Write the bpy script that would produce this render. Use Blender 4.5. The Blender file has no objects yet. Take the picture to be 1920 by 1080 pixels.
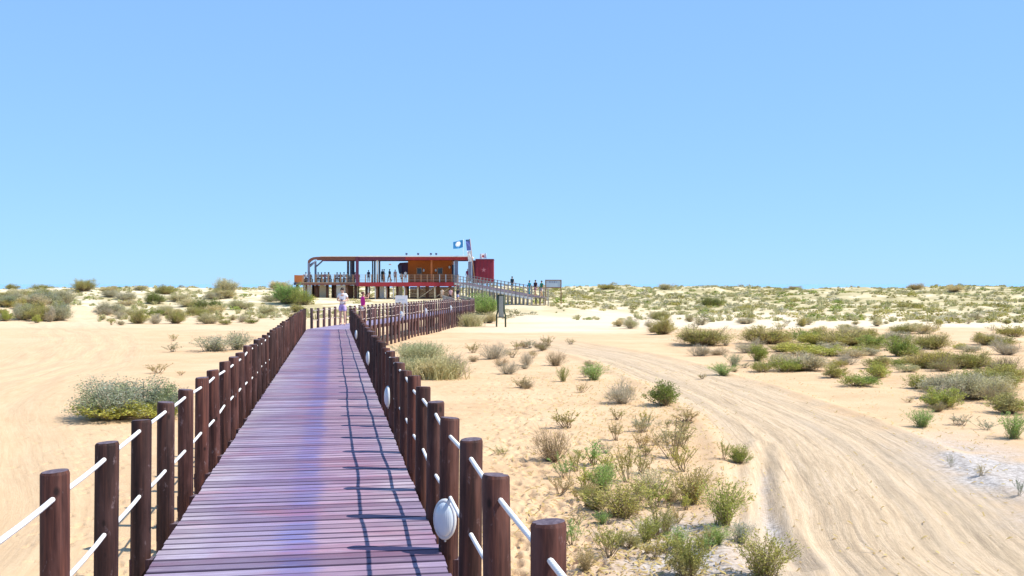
import bpy, bmesh, math, random
import numpy as np
from mathutils import Vector, Matrix, Euler

random.seed(7)
C = bpy.context.scene.collection
SC = bpy.context.scene
# ------------------------------------------------------------------ camera, world, sun
EYE = 2.75
HOR = 533.0
FPX = 2000.0
cd = bpy.data.cameras.new('camera')
cam = bpy.data.objects.new('camera', cd)
C.objects.link(cam)
cam.location = (0, 0, EYE)
cd.sensor_width = 36
cd.lens = 36 * FPX / 1920
cd.clip_start = 0.05
cd.clip_end = 60000
cam.rotation_euler = (math.radians(90) - math.atan((540 - HOR) / FPX), 0, 0)
SC.camera = cam

SUNV = Vector((0.72, -0.10, 1.0)).normalized()
elev = math.asin(SUNV.z)
az = math.atan2(SUNV.x, SUNV.y)
w = bpy.data.worlds.new('World')
SC.world = w
w.use_nodes = True
nt = w.node_tree
nt.nodes.clear()
sky = nt.nodes.new('ShaderNodeTexSky')
sky.sky_type = 'NISHITA'
sky.sun_disc = False
sky.sun_elevation = elev
sky.sun_rotation = az
sky.altitude = 0
sky.air_density = 0.75
sky.dust_density = 0.0
sky.ozone_density = 3.2
mul = nt.nodes.new('ShaderNodeMix')
mul.data_type = 'RGBA'
mul.blend_type = 'MULTIPLY'
mul.inputs[0].default_value = 1.0
mul.inputs[7].default_value = (1.86, 3.06, 4.62, 1)
gam = nt.nodes.new('ShaderNodeGamma')
gam.inputs[1].default_value = 0.30      # a clear hazeless seaside sky: flatter than the model's
bg = nt.nodes.new('ShaderNodeBackground')
bg.inputs[1].default_value = 0.105
ow = nt.nodes.new('ShaderNodeOutputWorld')
nt.links.new(sky.outputs[0], gam.inputs[0])
nt.links.new(gam.outputs[0], mul.inputs[6])
nt.links.new(mul.outputs[2], bg.inputs[0])
nt.links.new(bg.outputs[0], ow.inputs[0])

sl = bpy.data.lights.new('sun', 'SUN')
sl.energy = 5.0
sl.angle = math.radians(0.53)
sl.color = (1.0, 0.94, 0.83)
so = bpy.data.objects.new('sun', sl)
C.objects.link(so)
so.rotation_euler = SUNV.to_track_quat('Z', 'Y').to_euler()
so.location = (40, -10, 60)

SC.view_settings.view_transform = 'Standard'
SC.view_settings.look = 'None'
SC.view_settings.exposure = 0.42
SC.view_settings.gamma = 1
SC.view_settings.use_curve_mapping = False
try:
    SC.cycles.max_bounces = 6
    SC.cycles.diffuse_bounces = 3
except Exception:
    pass

# ------------------------------------------------------------------ helpers
def tag(o, label=None, cat=None, group=None, kind=None):
    if label: o['label'] = label
    if cat: o['category'] = cat
    if group: o['group'] = group
    if kind: o['kind'] = kind
    return o

def empty(name, loc=(0, 0, 0), rz=0, parent=None):
    o = bpy.data.objects.new(name, None)
    C.objects.link(o)
    o.empty_display_size = 0.2
    o.location = loc
    o.rotation_euler = (0, 0, rz)
    if parent: o.parent = parent
    return o

def link(name, me, mat=None, parent=None, loc=None, rot=None):
    o = bpy.data.objects.new(name, me)
    C.objects.link(o)
    if mat is not None and len(me.materials) == 0:
        me.materials.append(mat)
    if parent: o.parent = parent
    if loc is not None: o.location = loc
    if rot is not None: o.rotation_euler = rot
    return o

class MB:
    """collects simple shapes into one mesh"""
    def __init__(s):
        s.v = []; s.f = []; s.sm = []
    def box(s, x0, x1, y0, y1, z0, z1):
        b = len(s.v)
        s.v += [(x0,y0,z0),(x1,y0,z0),(x1,y1,z0),(x0,y1,z0),(x0,y0,z1),(x1,y0,z1),(x1,y1,z1),(x0,y1,z1)]
        for q in ((3,2,1,0),(4,5,6,7),(0,1,5,4),(1,2,6,5),(2,3,7,6),(3,0,4,7)):
            s.f.append(tuple(b+i for i in q)); s.sm.append(False)
        return s
    def obox(s, c, M3, hx, hy, hz):
        b = len(s.v)
        c = Vector(c)
        for sz in (-1, 1):
            for sx, sy in ((-1,-1),(1,-1),(1,1),(-1,1)):
                p = c + M3 @ Vector((sx*hx, sy*hy, sz*hz))
                s.v.append(tuple(p))
        for q in ((3,2,1,0),(4,5,6,7),(0,1,5,4),(1,2,6,5),(2,3,7,6),(3,0,4,7)):
            s.f.append(tuple(b+i for i in q)); s.sm.append(False)
        return s
    def tube(s, pts, rad, n=8, cap=True):
        pts = [Vector(p) for p in pts]
        if not isinstance(rad, (list, tuple)): rad = [rad]*len(pts)
        b = len(s.v)
        prev = None
        for i, p in enumerate(pts):
            d = (pts[min(i+1, len(pts)-1)] - pts[max(i-1, 0)]).normalized()
            up = Vector((0,0,1)) if abs(d.z) < .95 else Vector((1,0,0))
            a = d.cross(up).normalized() if prev is None else (prev - d*prev.dot(d)).normalized()
            prev = a
            c = d.cross(a).normalized()
            for k in range(n):
                t = 2*math.pi*k/n
                s.v.append(tuple(p + (a*math.cos(t) + c*math.sin(t))*rad[i]))
        for i in range(len(pts)-1):
            for k in range(n):
                k2 = (k+1) % n
                s.f.append((b+i*n+k, b+i*n+k2, b+(i+1)*n+k2, b+(i+1)*n+k)); s.sm.append(True)
        if cap:
            s.f.append(tuple(b+k for k in reversed(range(n)))); s.sm.append(False)
            e = b+(len(pts)-1)*n
            s.f.append(tuple(e+k for k in range(n))); s.sm.append(False)
        return s
    def ball(s, c, rx, ry, rz, n=10, m=7, z0=-1.0):
        b = len(s.v)
        for j in range(m+1):
            ph = math.asin(z0) + (math.pi/2 - math.asin(z0))*j/m
            for k in range(n):
                t = 2*math.pi*k/n
                s.v.append((c[0]+rx*math.cos(ph)*math.cos(t), c[1]+ry*math.cos(ph)*math.sin(t), c[2]+rz*math.sin(ph)))
        for j in range(m):
            for k in range(n):
                k2 = (k+1) % n
                s.f.append((b+j*n+k, b+j*n+k2, b+(j+1)*n+k2, b+(j+1)*n+k)); s.sm.append(True)
        return s
    def poly(s, pts, d):
        """extrude polygon pts by vector d"""
        b = len(s.v); n = len(pts); d = Vector(d)
        for p in pts: s.v.append(tuple(p))
        for p in pts: s.v.append(tuple(Vector(p)+d))
        s.f.append(tuple(b+i for i in reversed(range(n)))); s.sm.append(False)
        s.f.append(tuple(b+n+i for i in range(n))); s.sm.append(False)
        for i in range(n):
            j = (i+1) % n
            s.f.append((b+i, b+j, b+n+j, b+n+i)); s.sm.append(False)
        return s
    def mesh(s, name, mat=None):
        me = bpy.data.meshes.new(name)
        me.from_pydata(s.v, [], s.f)
        me.polygons.foreach_set('use_smooth', s.sm)
        if mat is not None: me.materials.append(mat)
        me.validate()
        me.update()
        return me
    def build(s, name, mat, parent=None, loc=None, rot=None):
        return link(name, s.mesh(name, mat), None, parent, loc, rot)

# --- material helper
def newmat(name, rough=0.8, spec=0.3):
    m = bpy.data.materials.new(name)
    m.use_nodes = True
    b = m.node_tree.nodes['Principled BSDF']
    b.inputs['Roughness'].default_value = rough
    b.inputs['Specular IOR Level'].default_value = spec
    return m, m.node_tree, b

def N(t, typ, **kw):
    n = t.nodes.new(typ)
    for k, v in kw.items():
        if k in ('i',):
            for a, b in v.items(): n.inputs[a].default_value = b
        else: setattr(n, k, v)
    return n

def mixc(t, fac, a, b, mode='MIX'):
    n = t.nodes.new('ShaderNodeMix'); n.data_type = 'RGBA'; n.blend_type = mode
    for idx, v in ((0, fac), (6, a), (7, b)):
        if hasattr(v, 'is_output') or isinstance(v, bpy.types.NodeSocket): t.links.new(v, n.inputs[idx])
        elif idx == 0: n.inputs[0].default_value = v
        else: n.inputs[idx].default_value = (*v, 1)
    return n.outputs[2]

def ramp(t, src, stops, interp='LINEAR'):
    r = t.nodes.new('ShaderNodeValToRGB')
    r.color_ramp.interpolation = interp
    el = r.color_ramp.elements
    while len(el) < len(stops): el.new(0.5)
    for e, (p, c) in zip(el, stops):
        e.position = p
        e.color = (*c, 1) if isinstance(c, tuple) else (c, c, c, 1)
    t.links.new(src, r.inputs[0])
    return r.outputs[0]

def noise(t, vec, scale, detail=4, rough=0.55):
    n = N(t, 'ShaderNodeTexNoise', i={'Scale': scale, 'Detail': detail, 'Roughness': rough})
    if vec is not None: t.links.new(vec, n.inputs['Vector'])
    return n.outputs['Fac']

def mapping(t, src, scale=(1,1,1), loc=(0,0,0)):
    n = N(t, 'ShaderNodeMapping')
    n.inputs['Scale'].default_value = scale
    n.inputs['Location'].default_value = loc
    t.links.new(src, n.inputs['Vector'])
    return n.outputs[0]

def math_(t, op, a, b=0.0, clamp=False):
    n = t.nodes.new('ShaderNodeMath'); n.operation = op; n.use_clamp = clamp
    for i, v in enumerate((a, b)):
        if isinstance(v, bpy.types.NodeSocket): t.links.new(v, n.inputs[i])
        else: n.inputs[i].default_value = v
    return n.outputs[0]

def bump(t, b, h, strength=0.5, dist=0.02):
    n = N(t, 'ShaderNodeBump', i={'Strength': strength, 'Distance': dist})
    t.links.new(h, n.inputs['Height'])
    t.links.new(n.outputs[0], b.inputs['Normal'])

def flat(name, col, rough=0.7, var=0.15, scale=6.0, spec=0.3, metal=0.0):
    """plain colour with a little procedural mottling"""
    m, t, b = newmat(name, rough, spec)
    tc = N(t, 'ShaderNodeTexCoord')
    n = noise(t, tc.outputs['Object'], scale, 5)
    lo = tuple(c*(1-var) for c in col); hi = tuple(min(1, c*(1+var)) for c in col)
    t.links.new(ramp(t, n, [(0.3, lo), (0.7, hi)]), b.inputs['Base Color'])
    b.inputs['Metallic'].default_value = metal
    return m

# ------------------------------------------------------------------ numeric noise
def _hash(ix, iy, s):
    h = (ix.astype(np.int64)*374761393 + iy.astype(np.int64)*668265263 + s*974711) & 0xffffffff
    h = ((h ^ (h >> 13)) * 1274126177) & 0xffffffff
    h = (h ^ (h >> 16)) & 0xffffffff
    return h / 4294967295.0

def vn(x, y, s=0):
    ix = np.floor(x); iy = np.floor(y)
    fx = x-ix; fy = y-iy
    fx = fx*fx*fx*(fx*(fx*6-15)+10); fy = fy*fy*fy*(fy*(fy*6-15)+10)
    a = _hash(ix, iy, s); b = _hash(ix+1, iy, s); c = _hash(ix, iy+1, s); d = _hash(ix+1, iy+1, s)
    return (a*(1-fx)+b*fx)*(1-fy) + (c*(1-fx)+d*fx)*fy - 0.5

def fbm(x, y, s=0, o=3):
    r = 0; a = 1.0; f = 1.0
    for k in range(o):
        r = r + a*vn(x*f, y*f, s+k*17); a *= 0.5; f *= 2.03
    return r

def sst(x, a, b):
    t = np.clip((x-a)/(b-a), 0, 1)
    return t*t*(3-2*t)

def pxX(x, D): return (x-960)/FPX*D
def pxZ(y, D): return EYE - (y-HOR)/FPX*D

# paths on the sand  (X, Y) and half width
ROAD = [(4.1,3.0),(4.1,10.2),(4.7,13.8),(5.4,17.9),(5.8,22.2),(5.7,28.5),(5.2,36),(4.2,44.7),(2.0,52),(-1.0,60)]
ROAD2 = [(2.9,10.6),(2.95,11.6),(3.1,12.8),(3.35,14.2),(3.9,16.4),(4.5,19)]
LEFT = [(-6.0,4.0),(-7.2,11),(-10.0,17),(-14,26),(-17,40),(-24,60),(-34,80),(-40,95),(-43,112)]

def smooth_path(P, n=8):
    out = []
    for i in range(len(P)-1):
        p0 = P[max(i-1,0)]; p1 = P[i]; p2 = P[i+1]; p3 = P[min(i+2,len(P)-1)]
        for k in range(n):
            t = k/n
            out.append(tuple(0.5*((2*p1[j])+(-p0[j]+p2[j])*t+(2*p0[j]-5*p1[j]+4*p2[j]-p3[j])*t*t+(-p0[j]+3*p1[j]-3*p2[j]+p3[j])*t**3) for j in (0,1)))
    out.append(P[-1])
    return out

def path_st(x, y, P):
    best = np.full(x.shape, 1e9); S = np.zeros(x.shape); T = np.zeros(x.shape)
    s0 = 0.0
    for (ax, ay), (bx, by) in zip(P[:-1], P[1:]):
        L = math.hypot(bx-ax, by-ay); ux = (bx-ax)/L; uy = (by-ay)/L
        dx = x-ax; dy = y-ay
        s = np.clip(dx*ux+dy*uy, 0, L)
        px = dx-s*ux; py = dy-s*uy
        d = px*px+py*py
        m = d < best
        best = np.where(m, d, best)
        S = np.where(m, s0+s, S)
        T = np.where(m, dx*uy-dy*ux, T)
        s0 += L
    return S, T, np.sqrt(best)

RP = smooth_path(ROAD); SIDE = smooth_path(ROAD2, 4); LP = smooth_path(LEFT)

rs = np.random.RandomState(3)
# footprints: (x, y, angle)
FOOT = []
for i in range(1500):
    D = 9 + 26*rs.rand()**1.6
    xx = pxX(rs.normal(1010 - (D-10)*1.5, 75), D)
    FOOT.append((xx, D, rs.normal(0.1, .7), .8+.5*rs.rand()))
for i in range(420):
    D = 10 + 24*rs.rand()**1.4
    xx = pxX(rs.normal(210 + (D-10)*1.0, 95), D)
    FOOT.append((xx, D, rs.normal(-.3, .6), .7+.4*rs.rand()))
FOOT = np.array(FOOT)

def height(x, y, fine=False):
    x = np.asarray(x, float); y = np.asarray(y, float)
    r = np.sqrt(x*x+y*y)
    z = -0.0045*np.clip(y, 0, 110)
    z = z + 0.16*fbm(x/9+3, y/14, 1, 2) + 0.045*fbm(x/1.9, y/2.6, 5, 2)
    near = 1 - sst(r, 60, 100)
    # rise of the dunes
    wig = fbm(x/26, y/26, 9, 2)*22
    s = sst(r+wig, 84, 178)
    z = z + s*2.12
    dn = np.abs(fbm(x/13+7, y/13, 21, 3))
    z = z + s*(1.15*fbm(x/15, y/17, 13, 3) + 0.55*(0.35-dn*1.4) + 0.35*fbm(x/6.5, y/8, 15, 2))
    z = z + sst(r, 90, 112)*(0.20*fbm(x/4.2, y/5.0, 31, 2) + 0.09*fbm(x/1.3, y/1.3, 35, 2))
    # mound under the ramp foot, platform of the restaurant
    z = z + 0.75*np.exp(-(((x-2)/9)**2 + ((y-110)/9)**2))
    wb = np.exp(-((np.clip(np.abs(x+14.5)-14, 0, 99)/5)**2 + (np.clip(np.abs(y-136)-9, 0, 99)/6)**2))
    z = z*(1-wb) + wb*(0.95+0.2*fbm(x/4, y/4, 44, 2))
    # brush mound at the far left
    z = z + 1.3*np.exp(-(((x+47)/7)**2 + ((y-98)/9)**2))
    # beach behind, down to the sea
    z = z*(1-sst(r, 215, 290)) + (-4.0)*sst(r, 215, 290)
    # sand road
    S, T, d = path_st(x, y, RP)
    wd = 1 - sst(d, 1.5, 2.3)
    rut = -0.045*np.exp(-((np.abs(T)-0.8)/0.2)**2) - 0.03*np.exp(-((T-0.25)/0.16)**2) - 0.03*np.exp(-((T+1.35)/0.14)**2)
    berm = 0.06*np.exp(-((np.abs(T)-1.95)/0.22)**2)
    z = z + (rut*wd + berm)*(d < 4)*(1-sst(r, 48, 70))
    z = z + wd*0.003*np.cos(T*38+3*fbm(S/3, T, 3, 2))*(r < 45)
    S, T, d = path_st(x, y, SIDE)
    z = z - 0.045*np.exp(-(d/0.11)**2) + 0.03*np.exp(-((d-.24)/0.1)**2)
    S, T, d = path_st(x, y, LP)
    z = z + (1-sst(d, 2.0, 3.2))*0.020*np.cos(T*5.2+7*fbm(S/8, T/2, 4, 2))*(r > 8)
    if fine:
        z = z + near*(0.007*fbm(x/0.35, y/0.35, 51, 3))
    return z

_DD = np.concatenate([np.arange(6, 60, .1), np.arange(60, 300, .4)])
def gpx(x, y):
    """point of the ground seen at photo pixel x, y"""
    X = (x-960)/FPX*_DD; Z = EYE-(y-HOR)/FPX*_DD
    h = height(X, _DD)
    k = np.argmax(Z <= h)
    if Z[k] > h[k]: k = len(_DD)-1 if y <= HOR+6 else k
    if k == 0: k = np.argmin(np.abs(_DD-200))
    D = _DD[k]
    return Vector((float(X[k]), float(D), float(h[k])))

def gz(x, y): return float(height(np.array([x]), np.array([y]))[0])

# ------------------------------------------------------------------ ground sheet
def make_ground():
    c = math.radians(32)
    th = np.concatenate([np.linspace(-math.pi, -c, 60)[:-1], np.linspace(-c, c, 680), np.linspace(c, math.pi, 60)[1:-1]])
    r = np.concatenate([[0.6, 2, 4, 6], np.exp(np.linspace(math.log(8), math.log(32), 430)),
                        np.exp(np.linspace(math.log(32), math.log(230), 330))[1:], np.linspace(240, 320, 9)])
    T, R = np.meshgrid(th, r)
    X = R*np.sin(T); Y = R*np.cos(T)
    Z = height(X, Y, True)
    # footprints pressed into the sand
    logr = np.log(r[4:-9])
    for fx, fy, fa, fs in FOOT:
        rr = math.hypot(fx, fy); tt = math.atan2(fx, fy)
        if abs(tt) > c-.02: continue
        i0, i1 = np.searchsorted(r, (rr-.22, rr+.22)); j0, j1 = np.searchsorted(th, (tt-.22/rr, tt+.22/rr))
        sx = X[i0:i1, j0:j1]-fx; sy = Y[i0:i1, j0:j1]-fy
        u = sx*math.cos(fa)+sy*math.sin(fa); v = -sx*math.sin(fa)+sy*math.cos(fa)
        q = (u/(.038*fs))**2+(v/(.085*fs))**2
        Z[i0:i1, j0:j1] += -0.036*fs*np.exp(-q*q*.8) + 0.004*np.exp(-(np.sqrt(q)-1.7)**2*4)
    nr, nc = X.shape
    co = np.stack([X, Y, Z], -1).reshape(-1, 3)
    i = np.arange(nr-1)[:, None]; j = np.arange(nc)[None, :]; j2 = (j+1) % nc
    q = np.stack([i*nc+j+0*i, i*nc+j2, (i+1)*nc+j2, (i+1)*nc+j+0*i], -1).reshape(-1, 4)[:, ::-1]
    me = bpy.data.meshes.new('sand')
    me.vertices.add(len(co)); me.vertices.foreach_set('co', co.ravel())
    nq = len(q)
    me.loops.add(nq*4); me.loops.foreach_set('vertex_index', q.ravel().astype(np.int32))
    me.polygons.add(nq)
    me.polygons.foreach_set('loop_start', np.arange(0, nq*4, 4, dtype=np.int32))
    me.polygons.foreach_set('loop_total', np.full(nq, 4, dtype=np.int32))
    me.polygons.foreach_set('use_smooth', np.ones(nq, bool))
    me.update(calc_edges=True)
    x = X.ravel(); y = Y.ravel(); rr = np.hypot(x, y)
    S, Tt, d = path_st(x, y, RP)
    S2, T2, d2 = path_st(x, y, LP)
    S3, T3, d3 = path_st(x, y, SIDE)
    road = (1-sst(d+.5*fbm(x/1.2, y/1.2, 83, 3), 1.35, 2.1))*(1-sst(rr, 46, 62))
    lft = (1-sst(d2, 2.0, 4.5))*0.7
    st = np.where((d2 < d)[:, None], np.stack([S2, T2, d2], -1), np.stack([S, Tt, d], -1))
    def att(name, v):
        a = me.attributes.new(name, 'FLOAT', 'POINT'); a.data.foreach_set('value', v.astype(np.float32))
    att('road', road); att('left_track', lft)
    # pale crust: far right of the road and between the near plants
    pale = np.exp(-(((x-7.45-.15*(y-15.5))/0.95)**2+((y-15.5)/3.6)**2))*1.5 + np.exp(-(((x-1.8)/0.9)**2+((y-10.6)/2.6)**2))*.75 + np.exp(-(d3/.10)**2)*.55*sst(y, 10.8, 12)*(1-sst(y, 14.5, 17.5))
    att('pale', np.clip(pale*(1+1.2*fbm(x/.9, y/.9, 71, 3)), 0, 1))
    scrub = sst(rr+fbm(x/10, y/10, 77, 2)*18, 92, 120)
    att('cream', sst(rr+fbm(x/14, y/8, 95, 3)*26, 62, 90)*(.35+.65*sst(x, -6, 4)));  att('scrub', scrub); att('turf', sst(x+fbm(x/12, y/12, 91, 2)*16, -6, 10))
    a = me.attributes.new('st', 'FLOAT_VECTOR', 'POINT'); a.data.foreach_set('vector', st.astype(np.float32).ravel())
    return me

def ground_material():
    m, t, b = newmat('beach_sand', 0.95, 0.15)
    tc = N(t, 'ShaderNodeTexCoord'); P = tc.outputs['Object']
    def att(n):
        a = N(t, 'ShaderNodeAttribute'); a.attribute_name = n; return a
    n1 = noise(t, P, 0.35, 5); n2 = noise(t, P, 2.2, 6, .6); n3 = noise(t, P, 14, 5, .7); n4 = noise(t, P, 90, 3, .7)
    base = ramp(t, n1, [(0.30, (0.539, 0.370, 0.215)), (0.52, (0.609, 0.430, 0.258)), (0.72, (0.661, 0.499, 0.318))])
    base = mixc(t, math_(t, 'MULTIPLY', ramp(t, n2, [(0.35, 0.0), (0.75, 1.0)]), .55), base, (0.679, 0.525, 0.335))
    base = mixc(t, math_(t, 'MULTIPLY', ramp(t, n3, [(0.50, 0.0), (0.72, 1.0)]), .40), base, (0.435, 0.318, 0.202))
    base = mixc(t, math_(t, 'MULTIPLY', ramp(t, n4, [(0.60, 0.0), (0.74, 1.0)]), .35), base, (0.348, 0.249, 0.163))
    # streaks that follow the wheel tracks
    st = att('st').outputs['Vector']
    s1 = noise(t, mapping(t, st, (0.45, 9.0, 0)), 1.0, 8, .80)
    s2 = noise(t, mapping(t, st, (2.2, 44, 0), (3, 5, 0)), 1.0, 6, .80)
    s3 = noise(t, mapping(t, st, (0.08, 1.2, 0), (9, 1, 0)), 1.0, 3, .6)
    rd = ramp(t, s1, [(0.34, (0.36, 0.285, 0.20)), (0.47, (0.52, 0.42, 0.285)), (0.56, (0.65, 0.53, 0.37)), (0.70, (0.56, 0.51, 0.43))])
    rd = mixc(t, math_(t, 'MULTIPLY', ramp(t, s2, [(0.48, 0.0), (0.62, 1.0)]), .50), rd, (0.33, 0.26, 0.185))
    rd = mixc(t, math_(t, 'MULTIPLY', ramp(t, s3, [(0.52, 0.0), (0.64, 1.0)]), .40), rd, (0.47, 0.41, 0.32))
    rd = mixc(t, math_(t, 'MULTIPLY', ramp(t, n3, [(0.5, 0.0), (0.7, 1.0)]), .35), rd, (0.36, 0.27, 0.18))
    # thin dark tyre lines along the road
    sp = N(t, 'ShaderNodeSeparateXYZ'); t.links.new(st, sp.inputs[0])
    Tw = math_(t, 'ADD', sp.outputs[1], math_(t, 'MULTIPLY', noise(t, mapping(t, st, (0.25, .6, 0), (4, 4, 0)), 1.0, 3), .45))
    sn = math_(t, 'SINE', math_(t, 'MULTIPLY', Tw, 21.0))
    ln = ramp(t, sn, [(0.90, 0.0), (0.98, 1.0)])
    msk = ramp(t, noise(t, mapping(t, st, (0.35, 1.1, 0), (1, 8, 0)), 1.0, 4), [(0.44, 0.0), (0.60, 1.0)])
    ln = math_(t, 'MULTIPLY', math_(t, 'MULTIPLY', ln, msk), ramp(t, n3, [(0.30, 0.3), (0.55, 1.0)]))
    rd = mixc(t, math_(t, 'MULTIPLY', ln, .75), rd, (0.25, 0.205, 0.15))
    col = mixc(t, math_(t, 'MULTIPLY', att('road').outputs['Fac'], .80), base, rd)
    lf = ramp(t, s1, [(0.35, (0.487, 0.353, 0.215)), (0.5, (0.592, 0.439, 0.275)), (0.66, (0.670, 0.525, 0.344))])
    lf = mixc(t, math_(t, 'MULTIPLY', ln, .45), lf, (0.33, 0.24, 0.155))
    lf = mixc(t, math_(t, 'MULTIPLY', ramp(t, s2, [(0.52, 0.0), (0.66, 1.0)]), .35), lf, (0.42, 0.31, 0.20))
    col = mixc(t, math_(t, 'MULTIPLY', att('left_track').outputs['Fac'], .9), col, lf)
    pl = mixc(t, ramp(t, n3, [(0.42, 0.0), (0.60, 1.0)]), (0.33, 0.30, 0.27), (0.58, 0.555, 0.53))
    col = mixc(t, att('pale').outputs['Fac'], col, pl)
    col = mixc(t, 1.0, col, (1.0, 0.95, 0.93), 'MULTIPLY')
    col = mixc(t, math_(t, 'MULTIPLY', att('cream').outputs['Fac'], .75), col, mixc(t, n2, (0.70, 0.585, 0.415), (0.80, 0.70, 0.53)))
    # dunes: white blown sand with straw litter
    nd = noise(t, P, 0.30, 6, .62)
    dn = ramp(t, nd, [(0.34, (0.418, 0.353, 0.189)), (0.46, (0.522, 0.430, 0.258)), (0.55, (0.713, 0.611, 0.430)), (0.75, (0.748, 0.662, 0.499))])
    dn = mixc(t, math_(t, 'MULTIPLY', ramp(t, n3, [(0.48, 0.0), (0.62, 1.0)]), .35), dn, (0.365, 0.310, 0.206))
    tf = ramp(t, nd, [(0.34, (0.36, 0.31, 0.16)), (0.52, (0.50, 0.42, 0.235)), (0.62, (0.62, 0.52, 0.33)), (0.68, (0.78, 0.68, 0.49))])
    dn = mixc(t, math_(t, 'MULTIPLY', att('turf').outputs['Fac'], .85), dn, tf)
    col = mixc(t, att('scrub').outputs['Fac'], col, dn)
    t.links.new(col, b.inputs['Base Color'])
    h = math_(t, 'ADD', math_(t, 'MULTIPLY', n3, .5), math_(t, 'MULTIPLY', n4, .25))
    h = math_(t, 'ADD', h, math_(t, 'MULTIPLY', math_(t, 'MULTIPLY', s2, att('road').outputs['Fac']), .45))
    h = math_(t, 'ADD', h, math_(t, 'MULTIPLY', math_(t, 'MULTIPLY', s1, att('left_track').outputs['Fac']), .6))
    bump(t, b, h, 0.9, 0.035)
    return m

g = link('ground', make_ground(), ground_material())
tag(g, kind='structure')

def sea_material():
    m, t, b = newmat('sea_water', 0.22, 0.5)
    tc = N(t, 'ShaderNodeTexCoord')
    n = noise(t, mapping(t, tc.outputs['Object'], (.02, .05, 1)), 1.0, 5)
    t.links.new(ramp(t, n, [(0.3, (0.23, 0.44, 0.68)), (0.7, (0.27, 0.49, 0.72))]), b.inputs['Base Color'])
    bump(t, b, noise(t, mapping(t, tc.outputs['Object'], (.4, .8, 1)), 1.0, 3), 0.6, 0.5)
    return m
sea = MB()
sea.v = [(-40000, 255, -2.6), (40000, 255, -2.6), (40000, 50000, -2.6), (-40000, 50000, -2.6)]
sea.f = [(0, 1, 2, 3)]; sea.sm = [False]
tag(sea.build('sea', sea_material()), kind='structure')

# ------------------------------------------------------------------ wood materials
def deck_material():
    m, t, b = newmat('stained_deck_wood', 0.75, 0.12)
    tc = N(t, 'ShaderNodeTexCoord'); oi = N(t, 'ShaderNodeObjectInfo')
    P = tc.outputs['Object']
    geo = N(t, 'ShaderNodeNewGeometry')
    W = geo.outputs['Position']
    sep = N(t, 'ShaderNodeSeparateXYZ'); t.links.new(P, sep.inputs[0])
    x = sep.outputs[0]
    # grain along the plank, shifted for each plank
    off = N(t, 'ShaderNodeVectorMath', operation='ADD'); t.links.new(P, off.inputs[0])
    cmb = N(t, 'ShaderNodeCombineXYZ')
    t.links.new(math_(t, 'MULTIPLY', oi.outputs['Random'], 37.0), cmb.inputs[0])
    t.links.new(math_(t, 'MULTIPLY', oi.outputs['Random'], 19.0), cmb.inputs[2])
    t.links.new(cmb.outputs[0], off.inputs[1])
    gr = noise(t, mapping(t, off.outputs[0], (2.5, 55, 20)), 1.0, 5, .65)
    gr2 = noise(t, mapping(t, off.outputs[0], (1.1, 9, 5)), 1.0, 4, .6)
    wn = noise(t, mapping(t, W, (1.4, 0.7, 1)), 1.0, 5, .6)
    # bands of wear across the width: grey edge, blue worn stripe, red-brown side
    xw = math_(t, 'ADD', x, math_(t, 'MULTIPLY', math_(t, 'SUBTRACT', wn, .5), .16))
    xw = math_(t, 'ADD', xw, math_(t, 'MULTIPLY', math_(t, 'SUBTRACT', gr2, .5), .22))
    xw = math_(t, 'ADD', xw, math_(t, 'MULTIPLY', math_(t, 'SUBTRACT', gr, .5), .42))
    nx = math_(t, 'DIVIDE', math_(t, 'ADD', xw, .875), 1.75)
    side = ramp(t, nx, [(0.02, (0.43, 0.40, 0.41)), (0.18, (0.36, 0.325, 0.40)), (0.40, (0.285, 0.245, 0.35)),
                        (0.455, (0.17, 0.175, 0.37)), (0.54, (0.17, 0.17, 0.36)), (0.575, (0.36, 0.26, 0.32)),
                        (0.78, (0.38, 0.27, 0.30)), (0.97, (0.40, 0.35, 0.37))])
    bl = noise(t, mapping(t, W, (1.0, 2.6, 1), (5, 2, 0)), 1.0, 4, .6)
    red = math_(t, 'MULTIPLY', ramp(t, bl, [(0.50, 0.0), (0.68, 1.0)]), .60)
    side = mixc(t, math_(t, 'MULTIPLY', ramp(t, noise(t, mapping(t, W, (1.1, 0.5, 1), (2, 7, 0)), 1.0, 5, .65), [(0.40, 0.0), (0.62, 1.0)]), .55), side, (0.18, 0.12, 0.24))
    c = mixc(t, red, side, (0.34, 0.12, 0.16))
    pr = ramp(t, oi.outputs['Random'], [(0.0, (0.50, 0.45, 0.52)), (0.22, (0.80, 0.77, 0.80)), (0.6, (0.98, 0.97, 0.98)), (1.0, (1.16, 1.16, 1.15))])
    c = mixc(t, 1.0, c, pr, 'MULTIPLY')
    c = mixc(t, 1.0, c, (1.02, 0.985, 1.06), 'MULTIPLY')
    c = mixc(t, math_(t, 'MULTIPLY', ramp(t, gr, [(0.42, 1.0), (0.60, 0.0)]), .55), c, (0.19, 0.14, 0.19))
    c = mixc(t, math_(t, 'MULTIPLY', ramp(t, gr, [(0.60, 0.0), (0.75, 1.0)]), .5), c, (0.55, 0.51, 0.54))
    # shade of the gaps, painted dark into both long edges of every plank
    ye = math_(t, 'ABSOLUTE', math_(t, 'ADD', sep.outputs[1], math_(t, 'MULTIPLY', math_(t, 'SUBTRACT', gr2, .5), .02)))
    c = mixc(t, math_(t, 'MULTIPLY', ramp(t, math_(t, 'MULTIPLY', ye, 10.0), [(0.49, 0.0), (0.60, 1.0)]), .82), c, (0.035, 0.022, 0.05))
    t.links.new(c, b.inputs['Base Color'])
    bump(t, b, gr, 0.5, 0.004)
    return m

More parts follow.
